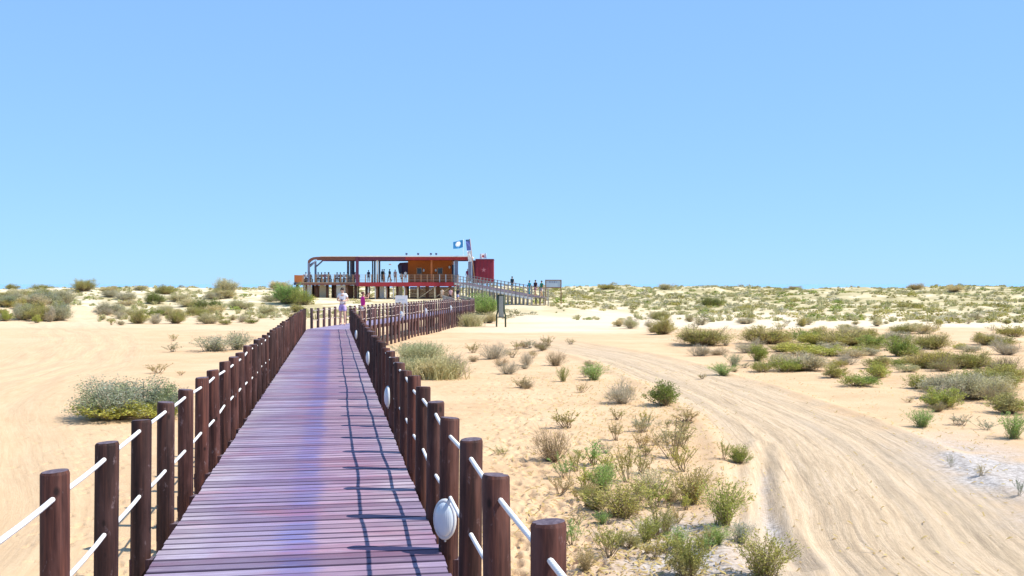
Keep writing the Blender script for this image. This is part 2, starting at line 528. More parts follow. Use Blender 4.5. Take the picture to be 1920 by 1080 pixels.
def post_material(name, dark, mid, lite, grey=0.3):
    m, t, b = newmat(name, 0.68, 0.25)
    tc = N(t, 'ShaderNodeTexCoord'); oi = N(t, 'ShaderNodeObjectInfo')
    off = N(t, 'ShaderNodeVectorMath', operation='ADD'); t.links.new(tc.outputs['Object'], off.inputs[0])
    cmb = N(t, 'ShaderNodeCombineXYZ')
    for i, k in enumerate((31.0, 17.0, 23.0)): t.links.new(math_(t, 'MULTIPLY', oi.outputs['Random'], k), cmb.inputs[i])
    t.links.new(cmb.outputs[0], off.inputs[1])
    P = off.outputs[0]
    g1 = noise(t, mapping(t, P, (34, 34, 1.6)), 1.0, 5, .65)
    g2 = noise(t, mapping(t, P, (9, 9, 2.0)), 1.0, 4, .6)
    c = ramp(t, g1, [(0.30, dark), (0.50, mid), (0.72, lite)])
    c = mixc(t, math_(t, 'MULTIPLY', ramp(t, g2, [(0.50, 0.0), (0.66, 1.0)]), grey), c, tuple(min(1, q*2.2+.02) for q in mid))
    pr = ramp(t, oi.outputs['Random'], [(0, (0.62, 0.66, 0.70)), (0.5, (1.0, 0.98, 0.98)), (1, (1.38, 1.22, 1.16))])
    c = mixc(t, 1.0, c, pr, 'MULTIPLY')
    vk = N(t, 'ShaderNodeTexVoronoi'); vk.inputs['Scale'].default_value = 1.0
    t.links.new(mapping(t, P, (9, 9, 5.5)), vk.inputs['Vector'])
    c = mixc(t, math_(t, 'MULTIPLY', ramp(t, vk.outputs['Distance'], [(0.07, 1.0), (0.16, 0.0)]), .8), c, tuple(q*.35 for q in dark))
    scf = noise(t, mapping(t, P, (14, 14, 7)), 1.0, 6, .75)
    c = mixc(t, math_(t, 'MULTIPLY', ramp(t, scf, [(0.60, 0.0), (0.70, 1.0)]), .5), c, (0.30, 0.22, 0.23))
    # weathered grey end grain on the top
    geo = N(t, 'ShaderNodeNewGeometry'); sp = N(t, 'ShaderNodeSeparateXYZ'); t.links.new(geo.outputs['Normal'], sp.inputs[0])
    top = ramp(t, sp.outputs[2], [(0.6, 0.0), (0.9, 1.0)])
    eg = noise(t, mapping(t, P, (60, 60, 60)), 1.0, 3, .6)
    c = mixc(t, top, c, ramp(t, eg, [(0.35, (0.075, 0.05, 0.065)), (0.65, (0.17, 0.13, 0.155))]))
    t.links.new(c, b.inputs['Base Color'])
    bump(t, b, g1, 0.6, 0.006)
    return m

M = {}
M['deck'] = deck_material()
M['post'] = post_material('dark_red_stained_timber', (0.016, 0.006, 0.006), (0.054, 0.022, 0.018), (0.13, 0.052, 0.036), .45)
M['post_far'] = post_material('faded_brown_timber', (0.035, 0.018, 0.022), (0.10, 0.058, 0.058), (0.19, 0.125, 0.115), .35)
M['post_grey'] = post_material('weathered_grey_timber', (0.16, 0.15, 0.14), (0.30, 0.28, 0.26), (0.42, 0.40, 0.37), .3)
M['beam'] = post_material('dark_bearer_timber', (0.025, 0.012, 0.015), (0.06, 0.028, 0.032), (0.11, 0.055, 0.055), .2)
def rope_material():
    m, t, b = newmat('white_rope', 0.7, 0.3)
    tc = N(t, 'ShaderNodeTexCoord')
    wv = N(t, 'ShaderNodeTexWave', i={'Scale': 28.0, 'Distortion': 0.5})
    wv.bands_direction = 'DIAGONAL'
    t.links.new(tc.outputs['Object'], wv.inputs['Vector'])
    n = noise(t, tc.outputs['Object'], 3.0, 4)
    t.links.new(mixc(t, ramp(t, n, [(0.45, 0.0), (0.75, .5)]), (0.80, 0.79, 0.77), (0.62, 0.60, 0.57)), b.inputs['Base Color'])
    bump(t, b, wv.outputs['Fac'], 0.35, 0.003)
    return m
M['rope'] = rope_material()
M['rope_far'] = flat('greyed_rope', (0.52, 0.44, 0.42), .8, .15)

# ------------------------------------------------------------------ boardwalk
def zdeck(D): return 1.10 - 0.0045*D
DX = -0.1675
def Lx(D): return -1.088 + DX*D
def Rx(D): return 0.665 + DX*D
def L2(D): return -8.43 + 0.077*(D-44)
def R2(D): return -6.45 + 0.077*(D-49)

bw = empty('boardwalk', (-0.2, 0, 1.1))
tag(bw, 'long timber boardwalk with a worn blue stripe running to the beach restaurant', kind='structure')
BWO = Vector((-0.2, 0, 1.1))
th = math.atan2(-DX, 1.0)            # heading of the first stretch, to the left of +Y
PL_W = 1.755*math.cos(th)
plank_meshes = []
for k in range(5):
    bm = bmesh.new()
    rr = random.Random(k)
    bmesh.ops.create_cube(bm, size=1.0)
    for v in bm.verts:
        v.co.x *= PL_W + 0.016; v.co.y *= 0.128 + rr.uniform(-.002, .002); v.co.z *= 0.034
    bmesh.ops.bevel(bm, geom=[e for e in bm.edges if abs(e.verts[0].co.x-e.verts[1].co.x) > .5], offset=0.005, segments=1, affect='EDGES')
    me = bpy.data.meshes.new('plank'); bm.to_mesh(me); bm.free()
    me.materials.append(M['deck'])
    plank_meshes.append(me)
u1 = Vector((DX, 1, -0.0045)).normalized()
pit = 0.142
D = 2.2; n = 0
rp = random.Random(11)
while n < 296:
    Dc = D
    c = Vector(((Lx(Dc)+Rx(Dc))/2, Dc, zdeck(Dc)-0.017 + rp.uniform(-.0022, .0022)))
    o = link('plank', plank_meshes[rp.randrange(5)], None, bw)
    s = rp.uniform(-.008, .008)
    o.location = c - BWO + Vector((s, 0, 0))
    o.rotation_euler = (rp.uniform(-.008, .008) - 0.0045, rp.uniform(-.0015, .0015), th + rp.uniform(-.0018, .0018))
    D += pit*math.cos(th); n += 1
D1 = D
# the mitred corner and the second, third stretches as one joined part
def strip_planks(mb, La, Ra, Lb, Rb, pitch=0.142):
    La, Ra, Lb, Rb = map(Vector, (La, Ra, Lb, Rb))
    L = ((Lb-La).length+(Rb-Ra).length)/2
    n = max(1, int(L/pitch))
    for i in range(n):
        a0 = i/n; a1 = (i+1)/n - 0.012/L
        p = [La.lerp(Lb, a0), Ra.lerp(Rb, a0), Ra.lerp(Rb, a1), La.lerp(Lb, a1)]
        dz = rp.uniform(-.002, .002)
        mb.poly([v+Vector((0, 0, dz-.034)) for v in p], (0, 0, .034))
mb = MB()
c0L = (Lx(D1-.06), D1-.06+.12, zdeck(D1)); c0R = (Rx(D1-.06), D1-.06-.12, zdeck(D1))
CL = (-8.43, 44.0, zdeck(44)); CR = (-6.83, 44.1, zdeck(44))
strip_planks(mb, (Lx(D1)-.0, D1+.09, zdeck(D1)), (Rx(D1), D1-.20, zdeck(D1)), CL, CR)
E2 = 90.0
strip_planks(mb, CL, CR, (L2(E2+1), E2+1, zdeck(E2)), (R2(E2), E2, zdeck(E2)))
E3L = (-8.2, 127.0, 0.62); E3R = (-6.1, 126.5, 0.62)
strip_planks(mb, (L2(E2+1), E2+1, zdeck(E2)), (R2(E2), E2, zdeck(E2)), E3L, E3R)
for i in range(len(mb.v)):
    mb.v[i] = tuple(Vector(mb.v[i])-BWO)
def deck_far_material():
    m, t, b = newmat('stained_deck_wood_far', 0.65, 0.3)
    tc = N(t, 'ShaderNodeTexCoord')
    n = noise(t, mapping(t, tc.outputs['Object'], (.8, 7.0, 1)), 1.0, 4, .6)
    t.links.new(ramp(t, n, [(0.3, (0.20, 0.15, 0.22)), (0.5, (0.32, 0.26, 0.38)), (0.7, (0.38, 0.33, 0.45))]), b.inputs['Base Color'])
    return m
o = mb.build('plank_run', deck_far_material(), bw); o['kind'] = 'stuff'
# bearers and fascia beams under the planks
def beam_between(name, a, b, w_, h_, mat, parent, org):
    a = Vector(a)-org; b = Vector(b)-org
    d = b-a; L = d.length
    q = d.to_track_quat('X', 'Z')
    o = link(name, MB().box(-L/2, L/2, -w_/2, w_/2, -h_/2, h_/2).mesh(name, mat), None, parent, (a+b)/2)
    o.rotation_euler = q.to_euler()
    return o
for off in (0.05, -0.05):
    pass
for f, s in ((Lx, .055), (Rx, -.055)):
    beam_between('bearer', (f(1.5)+s, 1.5, zdeck(1.5)-.115), (f(44)+s, 44, zdeck(44)-.115), .07, .15, M['beam'], bw, BWO)
beam_between('bearer', (R2(44.3)-.03, 44.3, zdeck(44)-.115), (R2(E2)-.03, E2, zdeck(E2)-.115), .07, .15, M['post_far'], bw, BWO)
beam_between('bearer', (L2(44.1)+.05, 44.1, zdeck(44)-.115), (L2(E2)+.05, E2, zdeck(E2)-.115), .07, .15, M['beam'], bw, BWO)

# --- posts
def post_mesh(seed, h0=-1.5, h1=0.84, r=0.062, mat=None, n=20):
    rr = random.Random(seed)
    mb = MB()
    ph = rr.uniform(0, 6.28); crack = rr.random() < .6
    zs = [h0, h0+(h1-h0)*.4, h0+(h1-h0)*.75, h1-.012, h1, h1+.0015]
    rs_ = [r*1.02, r*1.01, r, r*.995, r*.90, r*.5]
    b = 0
    for z, q in zip(zs, rs_):
        for k in range(n):
            a = 2*math.pi*k/n
            rad = q*(1+.012*math.sin(3*a+ph)+.008*math.sin(5*a+2*ph))
            if crack and k == 7 and z > 0: rad *= .80
            mb.v.append((rad*math.cos(a), rad*math.sin(a), z+(.004*math.cos(a+ph) if z >= h1 else 0)))
    for i in range(len(zs)-1):
        for k in range(n):
            k2 = (k+1) % n
            mb.f.append((i*n+k, i*n+k2, (i+1)*n+k2, (i+1)*n+k)); mb.sm.append(i < 3)
    e = (len(zs)-1)*n
    mb.f.append(tuple(e+k for k in range(n))); mb.sm.append(False)
    return mb.mesh('post', mat)
POSTS = [post_mesh(i, mat=M['post']) for i in range(5)]
POSTF = [post_mesh(i+9, n=10, mat=M['post_far']) for i in range(2)]
POSTG = [post_mesh(i+19, n=8, r=.05, mat=M['post_grey'], h0=-1.8) for i in range(2)]

def railing(pts, meshes, parent, org, hr=random.Random(1), low=True, rope_r=0.012, hi=0.745, lo=0.335, mat=None, sagk=1.0, jit=1.0):
    """pts: world base points at deck level, one per post"""
    H1 = []; H2 = []
    for p in pts:
        o = link('post', meshes[hr.randrange(len(meshes))], None, parent)
        o.location = Vector(p)-org + Vector((hr.uniform(-.006, .006)*jit, 0, hr.uniform(-.022, .018)*jit))
        o.rotation_euler = (hr.uniform(-.013, .013)*jit, hr.uniform(-.013, .013)*jit, hr.uniform(0, 6.28))
        H1.append(Vector(p)-org+Vector((0, 0, hi+hr.uniform(-.022, .022)*jit)))
        H2.append(Vector(p)-org+Vector((0, 0, lo+hr.uniform(-.022, .022)*jit)))
    for H in ((H1, H2) if low else (H1,)):
        path = []
        for a, b in zip(H[:-1], H[1:]):
            sg = hr.uniform(.001, .011)*sagk
            for k in range(4):
                t_ = k/4
                path.append(a.lerp(b, t_)-Vector((0, 0, 4*sg*t_*(1-t_))))
        path.append(H[-1])
        MB().tube(path, rope_r, 8).build('rope', mat or M['rope'], parent)

zl = lambda D: zdeck(D)
hr = random.Random(4)
LP1 = []; D = 2.62
while D < 43.6:
    LP1.append((Lx(D)-.125, D, zl(D))); D += 1.035*(1+hr.uniform(-.02, .02))
LP1.append((-8.56, 44.0, zl(44)))
D = 45.0
LP2 = []
while D < E2+.5:
    LP2.append((L2(D)-.10, D, zl(D))); D += 1.02
rl = empty('rope_railing', (-1.4, 2, 1.1))
tag(rl, 'left railing of dark red timber posts joined by two white ropes', 'railing', 'boardwalk railings')
railing(LP1, POSTS, rl, Vector(rl.location), hr)
RP1 = []
for D in (2.6, 3.64, 4.71, 5.72, 6.72, 7.66, 8.74, 9.75): RP1.append((Rx(D)+.065, D, zl(D)))
D = 10.75
while D < 44.3:
    RP1.append((Rx(D)+.065, D, zl(D))); D += 1.03*(1+hr.uniform(-.015, .015))
RP2 = []
D = 45.2
while D < E2+.3:
    RP2.append((R2(D)+.075, D, zl(D))); D += 1.02
rr_ = empty('rope_railing', (0.7, 2, 1.1))
tag(rr_, 'right railing of dark red timber posts with two white ropes and round lamps', 'railing', 'boardwalk railings')
railing(RP1, POSTS, rr_, Vector(rr_.location), hr)
r2a = empty('rope_railing', (-8.4, 45, .9))
tag(r2a, 'railing on the far side of the second stretch, behind the two strollers', 'railing', 'boardwalk railings')
railing(LP2, POSTF, r2a, Vector(r2a.location), hr, rope_r=.013, mat=M['rope_far'])
r2b = empty('rope_railing', (-6.6, 45, .9))
tag(r2b, 'near railing of the second stretch, tall posts reaching down to the sand', 'railing', 'boardwalk railings')
railing(RP2, POSTF, r2b, Vector(r2b.location), hr, rope_r=.013, mat=M['rope_far'])
P3 = []; P4 = []
for i in range(1, 33):
    a = i/33
    p = Vector((R2(E2), E2, zdeck(E2))).lerp(Vector(E3R), a); P3.append((p.x+.08, p.y, p.z))
    p = Vector((L2(E2+1), E2+1, zdeck(E2))).lerp(Vector(E3L), a); P4.append((p.x-.08, p.y, p.z))
r3 = empty('rope_railing', (R2(E2), E2, .7))
tag(r3, 'grey railing on the right of the last stretch below the red terrace', 'railing', 'boardwalk railings')
railing(P3, POSTG, r3, Vector(r3.location), hr, rope_r=.03, low=False, mat=M['post_grey'])
r4 = empty('rope_railing', (L2(E2+1), E2+1, .7))
tag(r4, 'grey railing on the left of the last stretch below the red terrace', 'railing', 'boardwalk railings')
railing(P4, POSTG, r4, Vector(r4.location), hr, rope_r=.03, low=False, mat=M['post_grey'])

# cross joists sticking out under each post
JM = MB().box(-1.03, 1.03, -.045, .045, -.17, -.045).mesh('joist', M['beam'])
for (x, y, z) in LP1[:42]:
    o = link('joist', JM, None, bw)
    c = Vector(((Lx(y)+Rx(y))/2-.03, y, z)) - BWO
    o.location = c; o.rotation_euler = (0, 0, th*0)

# --- bulkhead lamps
def glass_mat():
    m, t, b = newmat('frosted_lamp_glass', 0.25, 0.5)
    tc = N(t, 'ShaderNodeTexCoord')
    wv = N(t, 'ShaderNodeTexWave', i={'Scale': 26.0, 'Distortion': 0.0})
    wv.bands_direction = 'Y'
    t.links.new(tc.outputs['Object'], wv.inputs['Vector'])
    b.inputs['Base Color'].default_value = (0.50, 0.57, 0.66, 1)
    b.inputs['Coat Weight'].default_value = .6
    bump(t, b, wv.outputs['Fac'], .15, .003)
    return m
M['glass'] = glass_mat()
M['lampwhite'] = flat('white_lamp_plastic', (0.52, 0.54, 0.58), .4, .05)
M['lampwire'] = flat('lamp_cable_conduit', (0.55, 0.5, 0.47), .5, .1)
def disc_lamp_parts(sx=1.14, sy=.66):
    # local frame: +Z is the outward normal, X up
    ring = MB()
    n = 28
    prof = [(.098, 0), (.112, 0.004), (.114, .024), (.104, .034), (.094, .033)]
    for (r, z) in prof:
        for k in range(n):
            a = 2*math.pi*k/n; ring.v.append((sx*r*math.cos(a), sy*r*math.sin(a), z))
    for i in range(len(prof)-1):
        for k in range(n):
            k2 = (k+1) % n
            ring.f.append((i*n+k, i*n+k2, (i+1)*n+k2, (i+1)*n+k)); ring.sm.append(True)
    ring.f.append(tuple(reversed(range(n)))); ring.sm.append(False)
    dome = MB()
    prof = [(.097, .030), (.092, .040), (.078, .049), (.055, .056), (.028, .060), (.004, .061)]
    for (r, z) in prof:
        for k in range(n):
            a = 2*math.pi*k/n; dome.v.append((sx*r*math.cos(a), sy*r*math.sin(a), z))
    for i in range(len(prof)-1):
        for k in range(n):
            k2 = (k+1) % n
            dome.f.append((i*n+k, i*n+k2, (i+1)*n+k2, (i+1)*n+k)); dome.sm.append(True)
    dome.f.append(tuple((len(prof)-1)*n+k for k in range(n))); dome.sm.append(False)
    lug = MB().tube([(-.128, 0, .012), (-.142, 0, .012)], .007, 6)
    return ring.mesh('lamp_ring', M['lampwhite']), dome.mesh('lamp_glass', M['glass']), lug.mesh('lug', M['lampwhite'])
LR, LG, LU = disc_lamp_parts()
def lamp(p, nrm, label, sc=1.0, conduit=True):
    n_ = Vector(nrm).normalized()
    o = empty('bulkhead_lamp', p)
    tag(o, label, 'lamp', 'round lamps on the railing posts')
    z = n_; x = Vector((0, 0, 1)); x = (x - z*x.dot(z)).normalized(); y = z.cross(x)
    R = Matrix((x, y, z)).transposed()
    o.rotation_euler = R.to_euler()
    o.scale = (sc,)*3
    link('lamp_ring', LR, None, o); link('lamp_glass', LG, None, o); link('lug', LU, None, o)
    if conduit:
        MB().tube([(-.11, 0, -.002), (-.30, .012, -.004), (-.36, .012, -.03)], .006, 6).build('conduit', M['lampwire'], o)
    return o
def post_at(D):
    return min(RP1, key=lambda p: abs(p[1]-D))
pp = Vector(post_at(6.72))
a = Vector((-.30, -.95, 0)).normalized()
lamp(pp+a*.06+Vector((0, 0, .215)), a, 'round white lamp facing the camera on the near right post, behind the rope')
labs = ['second white lamp along the right railing, its rim showing past the posts',
        'third white lamp along the right railing, half hidden between posts',
        'fourth and smallest white lamp on the right railing before the corner']
for D, lb in zip((12.6, 19.6, 30.0), labs):
    pp = Vector(post_at(D))
    a = Vector((-1, -.25, 0)).normalized()
    lamp(pp+a*.06+Vector((0, 0, .36)), a, lb, conduit=False)
for D, lb in zip((56, 65, 76), ['white lamp on the second stretch, left of the noticeboard legs', 'white lamp halfway along the second stretch', 'white lamp near the far end of the second stretch']):
    pp = Vector(min(RP2, key=lambda p: abs(p[1]-D)))
    a = Vector((-.45, -1, 0)).normalized()
    lamp(pp+a*.09+Vector((0, 0, .30)), a, lb, sc=1.5, conduit=False)

# ------------------------------------------------------------------ vegetation
def branch_arrays(rs, kind):
    """returns verts, tris(list of arrays), tone per vertex  (tone<0: wood)"""
    V = []; F = []; Tn = []
    nv = 0
    def ribbon(pts, w0, w1, tone):
        nonlocal nv
        pts = np.array(pts); n = len(pts)
        d = pts[-1]-pts[0]
        s = np.cross(d, rs.normal(size=3)); s /= (np.linalg.norm(s)+1e-9)
        ww = np.linspace(w0, w1, n)[:, None]
        L = pts - s*ww; R = pts + s*ww
        V.append(np.concatenate([L, R])); Tn.append(np.full(2*n, tone))
        f = []
        for i in range(n-1):
            f += [(i, i+1, n+i+1), (i, n+i+1, n+i)]
        F.append(np.array(f)+nv); nv += 2*n
    def leaves(P, dirs, size, tone, stretch=2.0):
        nonlocal nv
        n = len(P)
        if n == 0: return
        a = dirs + rs.normal(size=(n, 3))*.7
        a /= np.linalg.norm(a, axis=1)[:, None]+1e-9
        b = np.cross(a, rs.normal(size=(n, 3))); b /= np.linalg.norm(b, axis=1)[:, None]+1e-9
        sz = size*(.6+.8*rs.rand(n, 1))
        v = np.stack([P, P+a*sz*stretch*.5+b*sz*.5, P+a*sz*stretch, P+a*sz*stretch*.5-b*sz*.5], 1)
        V.append(v.reshape(-1, 3)); Tn.append(np.repeat(tone, 4))
        base = nv+np.arange(n)[:, None]*4
        F.append(np.concatenate([base+np.array([[0, 1, 2]]), base+np.array([[0, 2, 3]])]))
        nv += 4*n
    def lobes(n):
        """a lumpy dome: several sub-domes"""
        c = rs.rand(n, 2)
        ang = c[:, 0]*6.28; rad = .30*np.sqrt(c[:, 1])
        return np.stack([rad*np.cos(ang), rad*np.sin(ang), .55+.45*rs.rand(n)], 1)
    if kind in ('bush', 'dry', 'low', 'thick'):
        ns = {'bush': 150, 'dry': 190, 'low': 120, 'thick': 330}[kind]
        nl = {'bush': 30, 'dry': 9, 'low': 30, 'thick': 38}[kind]
        lb = lobes(14 if kind == 'thick' else 7)
        lsz = {'bush': .019, 'dry': .013, 'low': .020, 'thick': .0115}[kind]
        for i in range(ns):
            c = lb[rs.randint(len(lb))]
            az = rs.rand()*6.28; el = math.asin(rs.rand()**.7) * (1 if kind != 'low' else .6)
            R = (.24 if kind != 'thick' else .17)*(0.75+.4*rs.rand())
            tip = np.array([c[0]+R*math.cos(el)*math.cos(az), c[1]+R*math.cos(el)*math.sin(az), c[2]*(.25+.75*math.sin(el)) ])
            tip += rs.normal(size=3)*.03; tip[2] = max(tip[2], .03)
            base = np.array([c[0]*.35, c[1]*.35, 0])
            mid = (base+tip)/2 + rs.normal(size=3)*.04; mid[2] = max(mid[2]*.85, .01)
            ribbon([base, mid, tip], .006, .002, -1)
            if kind == 'dry':
                for _ in range(4):
                    t = .4+.6*rs.rand(); p = mid*(1-t)+tip*t
                    q = p+(tip-mid)*.35+rs.normal(size=3)*.07; q[2] = max(q[2], .02)
                    ribbon([p, (p+q)/2+rs.normal(size=3)*.01, q], .003, .0012, -1)
            t = rs.rand(nl)**.6
            P = mid[None]*(1-t[:, None])+tip[None]*t[:, None]+rs.normal(size=(nl, 3))*[.032, .032, .03]
            P[:, 2] = np.maximum(P[:, 2], .012)
            tn = np.clip(rs.rand()*.6+.2+rs.normal(size=nl)*.16, 0, 1)
            leaves(P, (tip-mid)[None]/np.linalg.norm(tip-mid)+[[0, 0, .4]], lsz, tn, 2.2)
    elif kind == 'tuft':
        for i in range(900):
            az = rs.rand()*6.28; lean = .15+1.0*rs.rand()**.8
            L = (.40+.5*rs.rand())
            b0 = np.array([rs.normal()*.19, rs.normal()*.19, 0])
            dx = np.array([math.cos(az), math.sin(az), 0])
            p1 = b0+dx*.16*lean*L+np.array([0, 0, .42*L]); p2 = b0+dx*.42*lean*L+np.array([0, 0, .95*L*(1-.28*lean)])
            ribbon([b0, p1, p2], .007, .0012, rs.rand())
            n = 5; t = rs.rand(n, 1)
            leaves(p1*(1-t)+p2*t+rs.normal(size=(n, 3))*.012, np.repeat((p2-p1)[None]*3, n, 0), .014, rs.rand(n), 3)
    elif kind == 'sprig':
        for i in range(15):
            az = rs.rand()*6.28; lean = .1+.9*rs.rand()
            L = .55+.5*rs.rand()
            b0 = np.array([rs.normal()*.05, rs.normal()*.05, 0])
            dx = np.array([math.cos(az), math.sin(az), 0])
            p1 = b0+dx*.20*lean+np.array([0, 0, .35*L])+rs.normal(size=3)*.03
            p2 = b0+dx*.45*lean+np.array([0, 0, .95*L])+rs.normal(size=3)*.04
            ribbon([b0, p1, p2], .013, .005, -1)
            for _ in range(6):
                t = rs.rand(); p = p1*(1-t)+p2*t; q = p+rs.normal(size=3)*[.07, .07, .03]+[0, 0, .10]
                ribbon([p, q], .006, .003, rs.rand())
                n = 9; tt = rs.rand(n, 1)
                leaves(p*(1-tt)+q*tt+rs.normal(size=(n, 3))*.008, np.repeat((q-p)[None]*6, n, 0), .016, rs.rand(n), 2.2)
            n = 20; tt = rs.rand(n, 1)
            leaves(p1*(1-tt)+p2*tt+rs.normal(size=(n, 3))*.012, np.repeat((p2-p1)[None]*3, n, 0), .018, rs.rand(n), 2.2)
    elif kind == 'feather':
        for i in range(75):
            az = rs.rand()*6.28; lean = .1+.95*rs.rand()
            L = .6+.45*rs.rand()
            b0 = np.array([rs.normal()*.06, rs.normal()*.06, 0])
            dx = np.array([math.cos(az), math.sin(az), 0])
            p1 = b0+dx*.18*lean+np.array([0, 0, .4*L]); p2 = b0+dx*.46*lean+np.array([0, 0, .95*L*(1-.2*lean)])
            ribbon([b0, p1, p2], .005, .002, -1)
            n = 42; t = rs.rand(n, 1)**.7
            P = b0*(1-t)**2+2*p1*t*(1-t)+p2*t*t+rs.normal(size=(n, 3))*[.022, .022, .015]
            P[:, 2] = np.maximum(P[:, 2], .01)
            leaves(P, np.repeat((p2-p1)[None]*2.5, n, 0), .013, np.clip(rs.rand()*.5+.25+rs.normal(size=n)*.15, 0, 1), 3.4)
    elif kind == 'clump':
        n = 150
        d = rs.normal(size=(n, 3)); d[:, 2] = np.abs(d[:, 2]); d /= np.linalg.norm(d, axis=1)[:, None]
        P = d*[.42, .42, .75]*(.45+.5*rs.rand(n, 1))
        leaves(P, d+[[0, 0, .5]], .085, rs.rand(n), 1.7)
    elif kind == 'grassclump':
        for i in range(34):
            az = rs.rand()*6.28; lean = rs.rand()
            dx = np.array([math.cos(az), math.sin(az), 0]); b0 = dx*.16*rs.rand()
            p2 = b0+dx*.42*lean+np.array([0, 0, .95-.35*lean])
            ribbon([b0, (b0+p2)/2+[0, 0, .12], p2], .035, .012, rs.rand())
    V = np.concatenate(V)
    if 'clump' not in kind:
        rad = np.hypot(V[:, 0], V[:, 1])
        V[:, :2] *= .5/np.percentile(rad, 95); V[:, 2] *= 1.0/np.percentile(V[:, 2], 97)
    return V, np.concatenate(F), np.concatenate(Tn)

def np_mesh(name, V, F, Tn, mat=None):
    me = bpy.data.meshes.new(name)
    me.vertices.add(len(V)); me.vertices.foreach_set('co', V.astype(np.float32).ravel())
    n = len(F)
    me.loops.add(n*3); me.loops.foreach_set('vertex_index', F.astype(np.int32).ravel())
    me.polygons.add(n)
    me.polygons.foreach_set('loop_start', np.arange(0, n*3, 3, dtype=np.int32))
    me.polygons.foreach_set('loop_total', np.full(n, 3, dtype=np.int32))
    me.update(calc_edges=True)
    a = me.attributes.new('tone', 'FLOAT', 'POINT'); a.data.foreach_set('value', Tn.astype(np.float32))
    if mat: me.materials.append(mat)
    return me

def leaf_material(name, c0, c1, c2, wood, patch=None):
    m, t, b = newmat(name, 0.75, 0.2)
    at = N(t, 'ShaderNodeAttribute'); at.attribute_name = 'tone'
    oi = N(t, 'ShaderNodeObjectInfo')
    geo = N(t, 'ShaderNodeNewGeometry')
    f = at.outputs['Fac']
    c = ramp(t, f, [(0.0, c0), (0.5, c1), (1.0, c2)])
    if patch:
        c = mixc(t, math_(t, 'MULTIPLY', ramp(t, noise(t, geo.outputs['Position'], 1.6, 3), [(0.46, 0.0), (0.60, 1.0)]), .75), c, patch)
    hue = ramp(t, oi.outputs['Random'], [(0, (0.90, 0.95, 0.9)), (0.5, (1.0, 1.0, 1.0)), (1, (1.20, 1.08, .95))])
    c = mixc(t, 1.0, c, hue, 'MULTIPLY')
    c = mixc(t, math_(t, 'LESS_THAN', f, -0.01), c, wood)
    t.links.new(c, b.inputs['Base Color'])
    tr = N(t, 'ShaderNodeBsdfTranslucent'); t.links.new(c, tr.inputs[0])
    mx = N(t, 'ShaderNodeMixShader'); mx.inputs[0].default_value = .28
    t.links.new(b.outputs[0], mx.inputs[1]); t.links.new(tr.outputs[0], mx.inputs[2])
    out = t.nodes['Material Output']; t.links.new(mx.outputs[0], out.inputs[0])
    return m
W1 = (0.30, 0.23, 0.15); W2 = (0.44, 0.38, 0.29)
LM = {
 'olive': leaf_material('olive_saltbush', (0.22, 0.21, 0.05), (0.36, 0.35, 0.09), (0.52, 0.50, 0.16), W1, (0.40, 0.34, 0.16)),
 'green': leaf_material('green_saltbush', (0.16, 0.21, 0.04), (0.28, 0.35, 0.08), (0.42, 0.48, 0.13), W1, (0.38, 0.36, 0.09)),
 'yellow': leaf_material('yellow_green_succulent', (0.25, 0.28, 0.06), (0.41, 0.43, 0.09), (0.54, 0.55, 0.16), W1),
 'grey': leaf_material('grey_dry_scrub', (0.34, 0.31, 0.20), (0.48, 0.44, 0.30), (0.60, 0.56, 0.42), W2, (0.42, 0.38, 0.20)),
 'bluegrey': leaf_material('blue_grey_scrub', (0.20, 0.23, 0.16), (0.31, 0.34, 0.25), (0.43, 0.46, 0.36), W2, (0.36, 0.39, 0.18)),
 'straw': leaf_material('straw_grass', (0.42, 0.36, 0.18), (0.58, 0.50, 0.28), (0.70, 0.63, 0.40), W2, (0.46, 0.45, 0.21)),
 'palegrass': leaf_material('pale_green_tussock', (0.36, 0.34, 0.18), (0.50, 0.47, 0.28), (0.62, 0.59, 0.38), W2, (0.40, 0.42, 0.22)),
 'bright': leaf_material('bright_green_plant', (0.16, 0.28, 0.07), (0.27, 0.42, 0.11), (0.42, 0.56, 0.20), W1),
 'brown': leaf_material('brown_twiggy_plant', (0.32, 0.25, 0.12), (0.44, 0.35, 0.17), (0.52, 0.47, 0.22), (0.34, 0.25, 0.16)),
 'dark': leaf_material('dark_green_shrub', (0.10, 0.13, 0.03), (0.19, 0.23, 0.05), (0.30, 0.34, 0.09), W1),
}
rsv = np.random.RandomState(21)
PRO = {k: [np_mesh(k+'_plant', *branch_arrays(rsv, k)) for _ in range(n)] for k, n in
       (('bush', 4), ('dry', 3), ('low', 2), ('tuft', 2), ('sprig', 4), ('feather', 3), ('thick', 3))}
dummy = flat('leaf_base', (0.2, 0.2, 0.1))
for k in PRO:
    for me in PRO[k]: me.materials.append(dummy)
NAMES = {'bush': 'shrub', 'dry': 'dry_shrub', 'low': 'low_shrub', 'tuft': 'grass_tuft', 'sprig': 'sprig_plant', 'feather': 'feathery_plant'}
CATS = {'bush': 'shrub', 'dry': 'shrub', 'low': 'shrub', 'tuft': 'grass', 'sprig': 'plant', 'feather': 'plant'}
rv = random.Random(5)
PLACED = []
